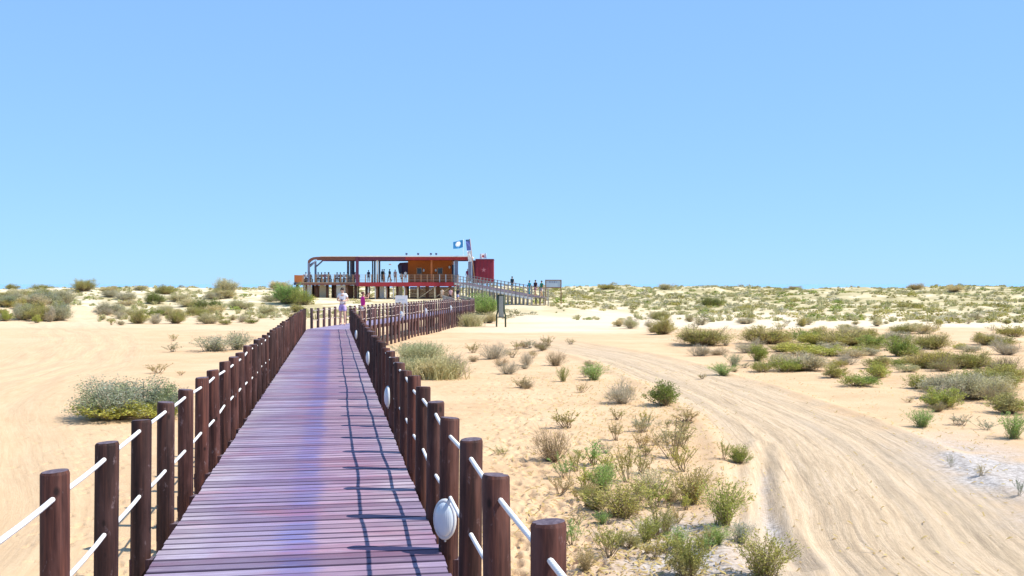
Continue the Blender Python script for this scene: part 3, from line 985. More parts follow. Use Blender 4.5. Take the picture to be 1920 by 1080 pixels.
def plant(x, y, wpx, hpx, geo, col, label, group=None, pos=None):
    p = gpx(x, y) if pos is None else Vector(pos)
    s = p.y/FPX
    me = PRO['thick' if geo in ('bush', 'dry') and wpx*s > 1.5 else geo]
    me = me[rv.randrange(len(me))]
    o = bpy.data.objects.new(NAMES[geo], me)
    C.objects.link(o)
    if x > 1380 and y < 790: hpx *= .84
    if y < 549: wpx *= 1.1; hpx *= 1.1
    wm = max(wpx*s, .08); hm = max(hpx*s*(1.0 if y > 860 else .95), .05)
    o.location = p - Vector((0, 0, .02*hm))
    o.rotation_euler = (0, 0, rv.uniform(0, 6.28))
    o.scale = (wm*1.04, wm*1.04, hm*1.05)
    o.material_slots[0].link = 'OBJECT'
    o.material_slots[0].material = LM[col]
    tag(o, label, CATS[geo], group)
    PLACED.append((x, y, label, group))
    return o

PLANTS = [
 # left of the boardwalk
 (225,783,165,66,'bush','bluegrey','large blue-grey bush standing in the left sand beside the railing'),
 (215,786,150,34,'low','yellow','bright yellow-green mat at the foot of the blue-grey bush'),
 (296,783,100,56,'bush','bluegrey','grey-green half of the big left bush, touching the railing posts'),
 (290,786,84,26,'low','yellow','yellow-green fringe between the big left bush and the posts'),
 (402,658,95,26,'feather','bluegrey','long low grey-green clump by the left railing, middle distance'),
 (445,656,60,32,'feather','bluegrey','grey-green clump leaning on the left railing, farther end'),
 (324,660,34,17,'sprig','grey','small grey tuft left of the long low clump'),
 (325,640,20,13,'sprig','olive','tiny dark sprig alone on bare sand left of the railing'),
 (297,700,48,17,'sprig','brown','sparse brown sprig on the bare left sand'),
 (338,704,18,8,'sprig','brown','tiny brown sprig right of the sparse one, near the railing'),
 (330,607,38,23,'bush','olive','round olive shrub at the left dune foot, right one of a pair'),
 (260,607,38,23,'bush','olive','round olive shrub at the left dune foot, left one of a pair'),
 (209,610,16,13,'sprig','olive','small leaning sprig at the edge of the left sand track'),
 (393,607,42,18,'dry','straw','pale shrub at the dune foot left of the railing'),
 (425,609,26,9,'low','olive','flat green cushion at the left dune foot'),
 (470,607,28,8,'low','dark','flat dark cushion by the far left railing'),
 (392,584,62,22,'bush','dark','dark green mound on the left dune slope'),
 (290,570,38,20,'bush','dark','dark green mound higher up the left dune'),
 (290,593,38,12,'low','dark','low dark patch between two pale sand blowouts'),
 (540,569,58,34,'bush','bright','bright green bush at the left end of the restaurant'),
 (566,572,44,26,'bush','green','green bush in front of the restaurant piles'),
 (158,546,38,18,'bush','olive','tall rounded crest bush on the left skyline'),
 (82,541,46,11,'bush','olive','wide flat bush on the left skyline'),
 (24,540,24,9,'bush','olive','small bush on the skyline at the left margin'),
 (204,548,32,9,'bush','straw','straw-coloured hummock on the skyline right of the tall bush'),
 (425,547,42,20,'bush','straw','tall straw-topped hummock on the skyline left of the restaurant'),
 (524,545,38,15,'bush','straw','straw hummock on the skyline beside the green bush'),
 (265,545,24,8,'bush','straw','small straw hummock midway along the left skyline'),
 (40,600,42,27,'dry','bluegrey','grey scrub on the brush mound at the left margin'),
 (94,604,26,26,'dry','grey','dark grey dead shrub on the right end of the brush mound'),
 (112,600,34,20,'bush','olive','olive shrub beside the dead grey one on the brush mound'),
 (70,606,18,15,'bush','yellow','small yellow-green bush at the foot of the brush mound'),
 (10,602,26,18,'bush','yellow','yellow-green bush cut by the left margin'),
 (208,588,52,18,'dry','grey','dark grey scrub along the sandy gap in the left dune'),
 (60,575,60,20,'dry','grey','grey scrub on top of the brush mound'),
 (350,575,40,14,'dry','straw','straw scrub between the two dark green mounds'),
 (450,580,50,16,'dry','straw','straw scrub on the slope left of the bright green bush'),
 (500,590,40,14,'dry','straw','straw scrub behind the end of the left railing'),
 # right, middle distance
 (792,678,92,34,'tuft','palegrass','pale straw tussock against the near side of the railing bend'),
 (818,710,112,40,'tuft','palegrass','largest straw tussock, just right of the boardwalk'),
 (850,708,70,40,'dry','straw','straw scrub at the right end of the largest tussock'),
 (765,672,60,28,'feather','bluegrey','pale grass behind the tussocks by the railing bend'),
 (772,706,66,34,'tuft','palegrass','grey-green tussock hugging the right railing'),
 (912,590,44,30,'bush','bright','low bright green bush right of the last boardwalk posts'),
 (900,588,54,38,'feather','bright','bright green clump at the far end of the boardwalk'),
 (884,612,50,24,'tuft','straw','yellowish grass at the foot of the last boardwalk posts'),
 (915,606,36,18,'dry','straw','dry clump between the green clump and the green signboard'),
 (925,674,58,28,'dry','grey','grey-brown scrub right of the straw tussocks'),
 (1040,686,42,24,'dry','brown','brown scrub, right one of a row in the middle sand'),
 (1020,657,30,15,'dry','olive','small olive scrub behind the brown one'),
 (952,702,42,22,'dry','grey','grey scrub in front of the grey-brown one'),
 (978,727,40,20,'sprig','brown','sparse brown plant near the pale sand strip'),
 (1113,713,54,30,'feather','bright','bright green fan-shaped plant in the middle sand'),
 (1056,716,24,26,'feather','green','small dark upright plant left of the fan-shaped one'),
 (1172,757,70,38,'dry','grey','pale grey scrub left of the dark bush beside the track'),
 (1250,760,82,42,'bush','dark','dark olive bush at the left edge of the sand track'),
 (1243,627,52,28,'bush','olive','isolated olive shrub on the white far sand'),
 (1318,647,100,30,'bush','olive','wide olive shrub beyond the start of the track'),
 (1310,668,44,20,'dry','grey','grey shrub below the wide olive one'),
 (1350,666,50,12,'dry','brown','flat brown scrub right of the grey one'),
 (1357,705,52,22,'feather','bright','bright green cushion on the far edge of the track'),
 (1376,687,32,22,'feather','bluegrey','blue-green plant behind the bright cushion'),
 (1417,677,46,34,'bush','green','round green bush beside the grey scrub'),
 (1497,694,108,34,'dry','grey','wide grey dead-looking scrub beyond the track'),
 (1563,708,54,28,'bush','olive','olive bush right of the wide grey scrub'),
 (1604,724,78,24,'low','green','flat dark green mat nearest to the track'),
 (1650,710,62,34,'bush','yellow','yellow-olive bush behind the flat green mat'),
 (1590,684,44,22,'dry','grey','grey tuft behind the olive bush'),
 (1440,645,96,34,'bush','olive','left part of the long olive thicket'),
 (1495,664,90,24,'low','yellow','yellow-green front of the long olive thicket'),
 (1560,668,110,20,'low','yellow','flat yellow-green mat in the middle of the thicket'),
 (1580,648,120,30,'bush','olive','middle of the long olive thicket'),
 (1640,652,60,26,'bush','green','green bush at the right end of the long thicket'),
 (1690,668,62,42,'bush','green','dense green bush right of the thicket'),
 (1745,655,78,32,'bush','olive','olive bush among the far right scrub'),
 (1745,690,90,36,'bush','olive','grey scrub in front of the dense green bush'),
 (1850,648,46,26,'bush','olive','dark olive shrub against white sand, far right'),
 (1720,729,52,30,'bush','green','small vivid green bush at the front of the right thicket'),
 (1790,748,120,52,'bush','grey','broad grey-green scrub in the right thicket'),
 (1768,765,72,42,'bush','yellow','yellow-olive bush at the front of the right thicket'),
 (1730,802,58,32,'feather','bright','feathery green tuft on bare sand right of the track'),
 (1845,748,110,46,'bush','straw','straw-grey scrub at the right of the thicket'),
 (1893,775,80,42,'bush','olive','brown-olive bush at the right margin'),
 (1900,824,64,46,'feather','bright','bright green plant at the right margin above the pale crust'),
 (1801,798,42,20,'sprig','grey','thin grey plant between the two bright green tufts'),
 (1850,806,52,18,'sprig','bluegrey','thin pale green plant beside the right margin tuft'),
 (1706,755,32,10,'sprig','brown','tiny dry plant in front of the right thicket'),
 (1890,665,64,30,'dry','grey','grey scrub far right behind the straw-grey one'),
 (1820,690,84,34,'bush','olive','olive bush in the middle of the far right scrub'),
 (1890,715,80,34,'bush','olive','olive bush above the right margin scrub'),
 (1722,620,26,15,'bush','olive','small shrub on the white sand strip, far right'),
 (1645,612,22,18,'bush','straw','straw shrub on the white sand strip'),
 (1760,610,20,12,'bush','olive','tiny shrub on the white strip, second from the right'),
 (1505,613,26,22,'feather','olive','upright olive tuft on the white strip'),
 (1337,576,42,17,'bush','dark','dark green round bush on the right dune slope'),
 (1250,543,30,9,'bush','straw','brown hummock on the skyline right of centre'),
 (1135,543,26,8,'bush','olive','dark hummock on the skyline right of the empty signboard'),
 (1490,543,24,8,'bush','brown','brown hummock on the long right skyline'),
 (1716,543,28,11,'bush','brown','brown hummock on the skyline above the white blowout'),
 (1787,547,30,12,'bush','straw','straw hummock on the skyline near the right'),
 # near right
 (1060,803,54,32,'sprig','olive','star-shaped sprig on bare sand beyond the near posts'),
 (1038,866,76,52,'dry','brown','branching brown plant nearest to the right railing'),
 (1155,827,32,36,'sprig','brown','upright twiggy sprig left of the brown shrub'),
 (1205,810,46,28,'sprig','grey','pale twiggy plant in the middle of the near sand'),
 (1268,862,92,66,'sprig','brown','tall open brown plant with upright branches'),
 (1275,838,54,40,'sprig','olive','olive sprig behind the tall open brown plant'),
 (1285,792,66,26,'sprig','brown','low brown plant under the dark bush'),
 (1385,870,48,30,'bush','green','small dark green bush at the left edge of the ruts'),
 (1356,862,30,30,'sprig','olive','thin sprig left of the small dark green bush'),
 (1130,922,66,44,'feather','bright','round bright green tuft among the near plants'),
 (1082,885,46,36,'sprig','olive','olive sprig below the branching brown plant'),
 (1178,905,60,66,'sprig','olive','tall olive sprig behind the round green tuft'),
 (1165,972,130,54,'feather','olive','widest olive-green clump of the near plants'),
 (1112,957,34,28,'sprig','bluegrey','small grey sprig left of the widest clump'),
 (1130,985,34,22,'feather','bright','low green tuft at the left foot of the widest clump'),
 (1238,1012,50,66,'sprig','olive','tall thin sprig below the widest clump'),
 (1225,930,80,44,'feather','straw','straw-green clump right of the round green tuft'),
 (1295,945,92,62,'feather','olive','olive clump beside the tall yellow-green plant'),
 (1356,988,92,76,'feather','yellow','tall yellow-green plant near the bottom of the track'),
 (1345,1024,50,32,'feather','bright','blue-green tuft below the tall yellow-green plant'),
 (1388,1020,56,34,'feather','bluegrey','grey-green tuft right of the blue-green one'),
 (1138,1034,64,42,'sprig','olive','spreading sprig at the lower edge of the near plants'),
 (1290,1088,76,68,'bush','olive','olive bush at the bottom edge, left one of two'),
 (1430,1090,118,78,'feather','olive','big olive plant at the bottom edge, right one of two'),
 (940,852,44,13,'sprig','olive','flat sprig just beyond the near right posts'),
 (1182,740,26,15,'sprig','brown','tiny sprig above the pale grey scrub'),
 (1090,737,34,18,'sprig','brown','small brown sprig below the fan-shaped plant'),
 (998,672,26,14,'sprig','grey','small grey sprig between the scrub in the middle sand'),
 (1840,895,26,20,'sprig','grey','small grey sprig on the pale crust'),
 (1910,930,26,28,'sprig','bluegrey','grey sprig at the right margin on the pale crust'),
 (1784,878,18,22,'sprig','grey','thin dark sprig at the left side of the pale crust'),
]
for pz in PLANTS:
    plant(*pz)
# brushwood clumps: sprigs nobody would name singly
FILL = [
 # x0,x1,y0,y1,count,w,h,geo choices,cols, label, group
 (870,1110,640,735,20,26,14,('sprig','dry'),('brown','grey'),'small dry sprig scattered on the middle sand','sprigs on the middle sand'),
 (1130,1300,770,860,12,28,20,('sprig',),('brown','grey','olive'),'small dry sprig among the near right plants','near dry sprigs'),
 (1050,1340,870,1078,40,48,34,('sprig','feather','sprig'),('olive','yellow','bright','olive','brown'),'thin sprig filling the near right patch of plants','near green sprigs'),
 (1300,1400,640,720,6,22,12,('sprig','dry'),('brown','grey'),'small sprig beyond the start of the track','sprigs beyond the track'),
 (1400,1915,622,700,42,50,20,('bush','low','dry','low'),('olive','olive','yellow','green','straw','grey'),'low scrub bush filling the far right thicket','low scrub of the right flat'),
 (1720,1915,690,775,18,64,28,('bush','low','dry'),('olive','olive','straw','yellow'),'scrub bush filling the near part of the right thicket','scrub of the right thicket'),
 (1150,1900,598,628,30,26,12,('bush','dry','sprig'),('olive','grey','straw'),'small shrub dotted along the white far sand','shrubs along the white sand'),
 (190,560,585,612,16,26,12,('bush','dry'),('straw','grey','olive'),'small scrub bush at the left dune foot','scrub at the left dune foot'),
 (130,560,552,592,16,34,11,('bush','dry','low'),('olive','straw','grey','olive'),'','scrub on the left dune'),
 (0,130,550,575,7,34,11,('bush','dry'),('olive','straw','grey'),'','scrub above the brush mound'),
 (0,130,570,604,18,36,20,('dry','bush'),('grey','bluegrey','olive'),'grey scrub bush on the brush mound','scrub on the brush mound'),
]
USED = set()
def fill_label(xx, yy, near, q, cc, gg):
    ref = near[3]
    for cut in (' beside', ' at the', ' at a', ' at ', ' on ', ' near', ' behind', ' in front', ' in the', ' right of', ' left of', ' beyond', ' against', ' between', ' below', ' above', ' filling', ',', ' standing', ' leaning', ' hugging', ' touching', ' among', ' under', ' halfway', ' alone'):
        k_ = ref.find(cut)
        if k_ > 12: ref = ref[:k_]
    dx, dy = xx-near[1], 3*(yy-near[2])
    rel = ('right of' if dx > 0 else 'left of') if abs(dx) > abs(dy) else ('in front of' if dy > 0 else 'behind')
    far = 'just ' if near[0] < 30 else ('' if near[0] < 60 else 'well ')
    sz = 'tiny' if q < .8 else ('small' if q < 1.1 else 'mid-sized')
    cw = {'olive': 'olive', 'grey': 'grey', 'bluegrey': 'blue-grey', 'brown': 'brown', 'straw': 'straw-coloured', 'yellow': 'yellow-green', 'green': 'green', 'bright': 'bright green'}[cc]
    kw = {'sprig': 'sprig', 'dry': 'dry shrub', 'bush': 'bush', 'low': 'cushion', 'feather': 'feathery plant'}[gg]
    return ' '.join(('%s %s %s %s%s the %s' % (sz, cw, kw, far, rel, ref)).split())
for x0,x1,y0,y1,n,wd,hg,gs,cs,lb,gp in FILL:
    for i in range(n):
        q = rv.uniform(.6, 1.35)
        xx = rv.uniform(x0,x1); yy = y0+(y1-y0)*rv.random(); gg = rv.choice(gs); cc = rv.choice(cs)
        cands = sorted(((abs(xx-a)+3*abs(yy-b), a, b, l) for a, b, l, g_ in PLACED if g_ is None))[:6]
        for near in cands:
            lab = fill_label(xx, yy, near, q, cc, gg)
            if lab not in USED and len(lab.split()) <= 16: break
        USED.add(lab)
        plant(xx, yy, wd*q, hg*q*rv.uniform(.8,1.2), gg, cc, lab, gp)

# far scrub of the dunes as one mass per colour
def scatter(name, col, kinds, n, seed, rmin, rmax, size, thr):
    rs = np.random.RandomState(seed)
    protos = [branch_arrays(rs, k) for k in kinds]
    Vs = []; Fs = []; Ts = []; nv = 0
    cnt = 0; tries = 0
    while cnt < n and tries < 40:
        tries += 1
        m = 4000
        th_ = (rs.rand(m)-.5)*math.radians(72); r = rmin+(rmax-rmin)*rs.rand(m)**.9
        x = r*np.sin(th_); y = r*np.cos(th_)
        dens = fbm(x/9, y/11, seed+5, 3)
        z = height(x, y)
        ok = dens + np.where(x > 4, .10, -.10) > thr
        # keep walkway, terrace, sandy gap and track clear
        ok &= ~((x > -9.5) & (x < -2.5) & (y < 128) & (y > 85))
        ok &= ~((x > -27.5) & (x < -2) & (y > 127) & (y < 146))
        S_, T_, d_ = path_st(x, y, LP)
        ok &= d_ > 3.0
        for k in np.nonzero(ok)[0]:
            V, F, Tn = protos[rs.randint(len(protos))]
            s = size*(.45+1.1*rs.rand()**1.5); a = rs.rand()*6.28
            R = np.array([[math.cos(a), -math.sin(a), 0], [math.sin(a), math.cos(a), 0], [0, 0, 1]])
            W = (V*[s, s, s*(.25+.28*rs.rand())])@R.T+[x[k], y[k], z[k]-.05*s]
            Vs.append(W); Fs.append(F+nv); Ts.append(np.clip(Tn+rs.normal()*.25, 0, 1)); nv += len(V)
            cnt += 1
            if cnt >= n: break
    o = link(name, np_mesh(name, np.concatenate(Vs), np.concatenate(Fs), np.concatenate(Ts), LM[col]))
    return o
for name, col, kinds, n, sd, r0, r1, sz, thr, lb in (
    ('dune_scrub', 'olive', ('clump',), 1300, 101, 92, 225, 1.3, .05, 'olive scrub covering the dunes as one mass'),
    ('dune_scrub', 'grey', ('clump',), 900, 102, 92, 225, 1.4, .03, 'grey scrub covering the dunes as one mass'),
    ('dune_grass', 'straw', ('grassclump',), 6200, 103, 92, 225, .85, -.14, 'straw-coloured marram grass covering the dunes'),
    ('dune_scrub', 'green', ('clump',), 350, 104, 92, 190, 1.4, .10, 'green scrub patches spread over the dunes'),
):
    tag(scatter(name, col, kinds, n, sd, r0, r1, sz, thr), lb, kind='stuff')

# litter: dead twigs and little stones on the near sand
def litter():
    rs = np.random.RandomState(9)
    V = []; F = []; T = []; nv = 0
    for i in range(6500):
        D = 9.5+30*rs.rand()**1.7
        if rs.rand() < .62: xp = rs.normal(1200, 110)
        else: xp = rs.uniform(900, 1900)
        x = (xp-960)/FPX*D
        S_, T_, d_ = path_st(np.array([x]), np.array([D]), RP)
        if d_[0] < 1.6 and rs.rand() < .8: continue
        z = gz(x, D)
        L = (.025+.09*rs.rand()**2); a = rs.rand()*6.28
        p = np.array([x, D, z+.008]); d = np.array([math.cos(a), math.sin(a), rs.rand()*.5])*L
        wv_ = np.array([-math.sin(a), math.cos(a), 0])*(.004+.006*rs.rand())
        up = np.array([0, 0, .008+.01*rs.rand()])
        V += [p-wv_, p+wv_, p+d+wv_, p+d-wv_, p+d*.5+up]
        F += [(nv, nv+1, nv+4), (nv+1, nv+2, nv+4), (nv+2, nv+3, nv+4), (nv+3, nv, nv+4)]
        T += [rs.rand()]*5; nv += 5
    return np_mesh('plant_litter', np.array(V), np.array(F), np.array(T), LM['brown'])
tag(link('plant_litter', litter()), 'dead twigs and crumbs littering the near right sand', kind='stuff')

# ------------------------------------------------------------------ restaurant
M['red'] = flat('red_painted_steel', (0.36, 0.035, 0.045), .5, .15, 1.2)
M['redwall'] = flat('crimson_panel_paint', (0.27, 0.028, 0.05), .6, .12, .9)
M['purple'] = flat('purple_brown_steel', (0.16, 0.04, 0.085), .5, .15)
M['brownbeam'] = flat('brown_timber_beam', (0.20, 0.085, 0.068), .6, .15)
M['ochre'] = flat('ochre_render', (0.40, 0.105, 0.02), .8, .12, .7)
M['orange'] = flat('orange_timber', (0.50, 0.155, 0.05), .6, .1)
M['greycol'] = flat('lilac_grey_steel', (0.19, 0.20, 0.29), .5, .1)
M['navy'] = flat('dark_navy_steel', (0.045, 0.05, 0.11), .5, .1)
M['white'] = flat('white_paint', (0.80, 0.79, 0.77), .6, .05)
M['cream'] = flat('cream_board', (0.66, 0.58, 0.42), .7, .08)
M['slat'] = flat('brown_cladding', (0.23, 0.12, 0.075), .7, .2, 2.0)
M['pile'] = flat('dark_pile_timber', (0.085, 0.04, 0.03), .7, .2, 2.0)
M['lightwood'] = flat('light_rail_timber', (0.50, 0.27, 0.15), .6, .15)
M['glassdark'] = flat('dark_window_glass', (0.02, 0.018, 0.028), .12, .1, spec=.5)
M['wire'] = flat('rail_wire', (0.45, 0.36, 0.30), .4, .1)
M['terrace'] = flat('terrace_boards', (0.33, 0.21, 0.14), .7, .15)

YB = 133.0; KP = FPX/YB
def bx(x): return (x-960)/KP
def bz(y): return EYE-(y-HOR)/KP
RO = Vector((bx(710), YB, 1.0))
rest = empty('beach_restaurant', RO)
tag(rest, 'open beach restaurant on piles with red terrace, ochre kitchen and pergola roof', 'building')
def rbox(name, x0, x1, y0, y1, Y0, Y1, mat, parent=rest, bev=0):
    """x, y in photo pixels at the front plane; Y0..Y1 metres behind it"""
    X0, X1 = bx(x0), bx(x1); Z0, Z1 = bz(y1), bz(y0)
    c = Vector(((X0+X1)/2, YB+(Y0+Y1)/2, (Z0+Z1)/2))
    hx, hy, hz = (X1-X0)/2, (Y1-Y0)/2, (Z1-Z0)/2
    mb = MB().box(-hx, hx, -hy, hy, -hz, hz)
    base = RO if parent is rest else parent['_c']
    o = mb.build(name, M[mat] if isinstance(mat, str) else mat, parent, c-Vector(base))
    o['_c'] = c
    return o
rbox('terrace_floor', 552, 668, 529, 531, .0, 9, 'terrace')
rbox('terrace_floor', 668.3, 866, 530, 532, .0, 9, 'terrace')
rbox('edge_beam', 552, 667.5, 531.1, 534.5, 0, .25, 'brownbeam')
rbox('edge_beam', 669, 866, 529.2, 537, -.12, .20, 'red')
rbox('edge_beam', 552, 668, 531.5, 534, 8.7, 9, 'brownbeam')
# pergola
rbox('roof_beam', 594, 667.5, 481.5, 488, 0, .3, 'brownbeam')
rbox('roof_beam', 668, 760, 481.8, 488, -.03, .3, 'purple')
rbox('roof_beam', 760.2, 882, 482, 487.4, -.03, .3, 'red')
rbox('roof_beam', 580, 882, 482.5, 487, 8.6, 8.9, 'purple')
rbox('roof_sheet', 672, 884, 479.4, 481.6, -.35, 9.2, 'white')
rbox('roof_sheet', 600, 671.6, 480.2, 481.3, -.3, 9.2, 'white')
corner = [(bx(594), 0, bz(481.6)), (bx(594), 0, bz(486.4)), (bx(588), 0, bz(487)), (bx(583.5), 0, bz(489.5)), (bx(580.5), 0, bz(493)), (bx(576.9), 0, bz(493)), (bx(577.5), 0, bz(488.5)), (bx(581), 0, bz(485)), (bx(587), 0, bz(482.4))]
mb = MB().poly([Vector(p)+Vector((0, YB, 0))-RO for p in corner], (0, .3, 0)); mb.build('corner_beam', M['brownbeam'], rest)
rbox('column', 576.8, 580.6, 493, 529, 0, .26, 'greycol')
rbox('column', 585.5, 588.8, 489.5, 529, 1.5, 1.75, 'greycol')
def strut(name, x0, y0, x1, y1, Y, w_, mat, parent=rest):
    a = Vector((bx(x0), YB+Y, bz(y0)))-RO; b = Vector((bx(x1), YB+Y, bz(y1)))-RO
    return MB().tube([a, b], w_, 6).build(name, M[mat], parent)
strut('brace', 581, 500, 592, 489, .1, .10, 'greycol'); strut('brace', 589, 499, 600, 489, 1.6, .10, 'greycol')
strut('brace', 578, 498, 588, 492, .1, .08, 'navy')
for x, wd, m_, Y in ((633, 4.2, 'greycol', 8.4), (644, 5.2, 'greycol', 6.5), (653.5, 4, 'navy', 4.0), (682, 2.4, 'greycol', 8.4), (689, 3, 'greycol', 7), (695.5, 1.8, 'navy', 8.4), (701, 3, 'greycol', 5.5), (855, 7, 'greycol', .4)):
    rbox('column', x-wd/2, x+wd/2, 488 if Y < 5 else 487.2, 529.5, Y, Y+.25, m_)
rbox('column', 667.3, 672.5, 480.8, 536, -.14, .14, 'purple')
rbox('column', 705.2, 708.2, 488.2, 529.5, .3, .5, 'white')
rbox('column', 807.2, 810.4, 487.5, 529, .25, .45, 'orange')
rbox('column', 877.5, 884, 487.5, 527, .4, 1.0, 'greycol')
# kitchen block
rbox('kitchen_wall', 762, 845, 487.6, 529.4, 2.0, 7.4, 'ochre')
w1 = rbox('window', 778.5, 789, 501.5, 514, 1.93, 1.995, 'lightwood')
rbox('pane', 779.6, 787.9, 502.6, 512.9, 1.90, 1.925, 'glassdark', w1)
w1 = rbox('window', 818, 828.6, 501.5, 514, 1.93, 1.995, 'lightwood')
rbox('pane', 819.1, 827.5, 502.6, 512.9, 1.90, 1.925, 'glassdark', w1)
rbox('door', 845.2, 848.5, 496, 529, 2.2, 3.4, 'navy')
mbh = [(bx(742), 0, bz(497)), (bx(746), 0, bz(492)), (bx(761.6), 0, bz(491)), (bx(761.6), 0, bz(514)), (bx(748), 0, bz(514)), (bx(744), 0, bz(510))]
MB().poly([Vector(p)+Vector((0, YB+2.2, 0))-RO for p in mbh], (0, 2.6, 0)).build('storage_cabin', flat('dark_purple_sheeting', (0.045, 0.016, 0.06), .5), rest)
rbox('fridge', 745, 750, 497, 513, 1.9, 2.15, 'navy')
for x, y in ((792.2, 506.5), (815, 506.5), (841, 500.5)):
    MB().ball((0, 0, 0), .13, .10, .2, 8, 5).build('wall_lamp', M['lampwhite'], rest, Vector((bx(x), YB+1.88, bz(y)))-RO)
# railing of the terrace, one post at a time
RPm = MB().box(-.05, .05, -.05, .05, 0, .98).mesh('rail_post', M['lightwood'])
RPw = MB().box(-.05, .05, -.05, .05, 0, .98).mesh('rail_post', M['lampwhite'])
x = 569
i = 0
while x < 864:
    if abs(x-669) > 4:
        link('rail_post', RPw if i in (22, 23) else RPm, None, rest, Vector((bx(x), YB+.1, bz(529.2)))-RO)
    x += 11.6; i += 1
for y in (515.6, 519.5, 523.5, 526.6):
    MB().box(bx(566)-RO.x, bx(668)-RO.x, YB+.08-RO.y, YB+.11-RO.y, bz(y)-RO.z-.02, bz(y)-RO.z+.02).build('rail_wire', M['wire'], rest)
    MB().box(bx(673)-RO.x, bx(862)-RO.x, YB+.08-RO.y, YB+.11-RO.y, bz(y)-RO.z-.02, bz(y)-RO.z+.02).build('rail_wire', M['wire'], rest)
rbox('end_panel', 552, 566, 516, 529, -.02, .2, 'orange')
rbox('end_panel', 551, 553, 515.6, 531, .25, 6, 'slat')
rbox('dark_bracket', 551.5, 556, 530, 534.4, -.3, -.05, 'navy')
# under the terrace
def gbot(x, Y): return gz(bx(x)*(YB+Y)/YB, YB+Y)
def pile(x, Y, w_, mat, round_=True):
    X = bx(x); z1 = bz(532.3) if x > 668 else bz(531.3); z0 = gz(X, YB+Y)-.3
    mb = MB()
    if round_: mb.tube([(0, 0, z0-z1), (0, 0, 0)], w_/2, 8)
    else: mb.box(-w_/2, w_/2, -.08, .08, z0-z1, 0)
    mb.build('pile', M[mat], rest, Vector((X, YB+Y, z1))-RO)
rx = random.Random(8)
for Y in (.45, 4.2, 8.6):
    x = 557
    while x < 862:
        if not (Y < 1 and 768 < x < 846):
            pile(x+rx.uniform(-2, 2), Y, rx.uniform(.24, .34), rx.choice(['pile', 'pile', 'slat']))
        x += rx.uniform(16, 25)
for x in (690, 703, 723, 737, 758): pile(x, .38, .17, 'white')
for x in (783, 815): pile(x, .30, .22, 'cream')
def panel(x0, x1, Y, mat, name='storage_panel', ytop=534.6):
    z1 = bz(ytop)-.02; zb = min(gz(bx(x0), YB+Y), gz(bx(x1), YB+Y))-.2
    MB().box(bx(x0)-RO.x, bx(x1)-RO.x, YB+Y-RO.y, YB+Y+.1-RO.y, zb-RO.z, z1-RO.z).build(name, M[mat], rest)
panel(566, 580, 1.4, 'white'); panel(628, 645, 1.2, 'white'); panel(660, 668, 1.6, 'cream'); panel(594, 612, 1.8, 'cream')
panel(709, 718, 1.6, 'white'); panel(740, 752, 1.8, 'cream'); panel(583, 593, 2.2, 'slat'); panel(648, 658, 2.2, 'slat')
for k in range(9):                       # cladding boards under the kitchen
    y0 = 538+k*2.6
    MB().box(bx(766)-RO.x, bx(850)-RO.x, 1.9, 1.97, bz(y0+2.4)-RO.z, bz(y0)-RO.z).build('cladding_board', M['slat'], rest)
strut('brace', 784, 560, 812, 539, .7, .06, 'cream'); strut('brace', 815, 558, 842, 540, .7, .06, 'cream')
# roof lights
for x, y in ((761, 476.5), (783, 477.5), (807, 477.8), (817, 476)):
    e = Vector((bx(x), YB+.6, bz(479.4)))-RO
    mb = MB().tube([(0, 0, 0), (0, 0, .16)], .02, 6); mb.obox((.02, -.03, .24), Euler((.5, .2, .3)).to_matrix(), .12, .07, .09)
    mb.build('roof_floodlight', M['navy'], rest, e)
# red cabin on the right
cab = empty('red_cabin', (bx(904), YB+3, bz(527)))
tag(cab, 'crimson box-shaped cabin with a pale emblem standing behind the ramp', 'cabin')
CO = Vector(cab.location)
def cbox(name, x0, x1, y0, y1, Y0, Y1, mat):
    c = Vector((bx((x0+x1)/2), YB+(Y0+Y1)/2, bz((y0+y1)/2)))
    return MB().box(-(x1-x0)/2/KP, (x1-x0)/2/KP, -(Y1-Y0)/2, (Y1-Y0)/2, -(y1-y0)/2/KP, (y1-y0)/2/KP).build(name, M[mat], cab, c-CO)
cbox('cabin_wall', 891, 925, 486.6, 531, 1.2, 6, 'redwall')
cbox('side_wall', 884.3, 890.8, 487.5, 531, 1.6, 6, 'purple')
cbox('parapet', 890.6, 925.6, 485, 486.5, 1.1, 6.1, 'purple')
for k in range(5):
    cbox('panel_joint', 893+k*6.8, 893.35+k*6.8, 488, 528, 1.16, 1.19, 'purple')
for x in (892, 903, 914, 924): cbox('pile', x-1, x+1, 531.2, 553, 1.6, 1.9, 'pile')
# star-like emblem
mb = MB(); pts = []
for k in range(10):
    r = .34 if k % 2 == 0 else .13
    a = math.pi/2+k*math.pi/5
    pts.append((r*math.cos(a), 0, r*math.sin(a)))
mb.poly([Vector(p) for p in reversed(pts)], (0, -.03, 0))
mb.build('emblem', flat('pale_emblem_paint', (0.45, 0.16, 0.20)), cab, Vector((bx(906.5), YB+1.18, bz(506)))-CO)

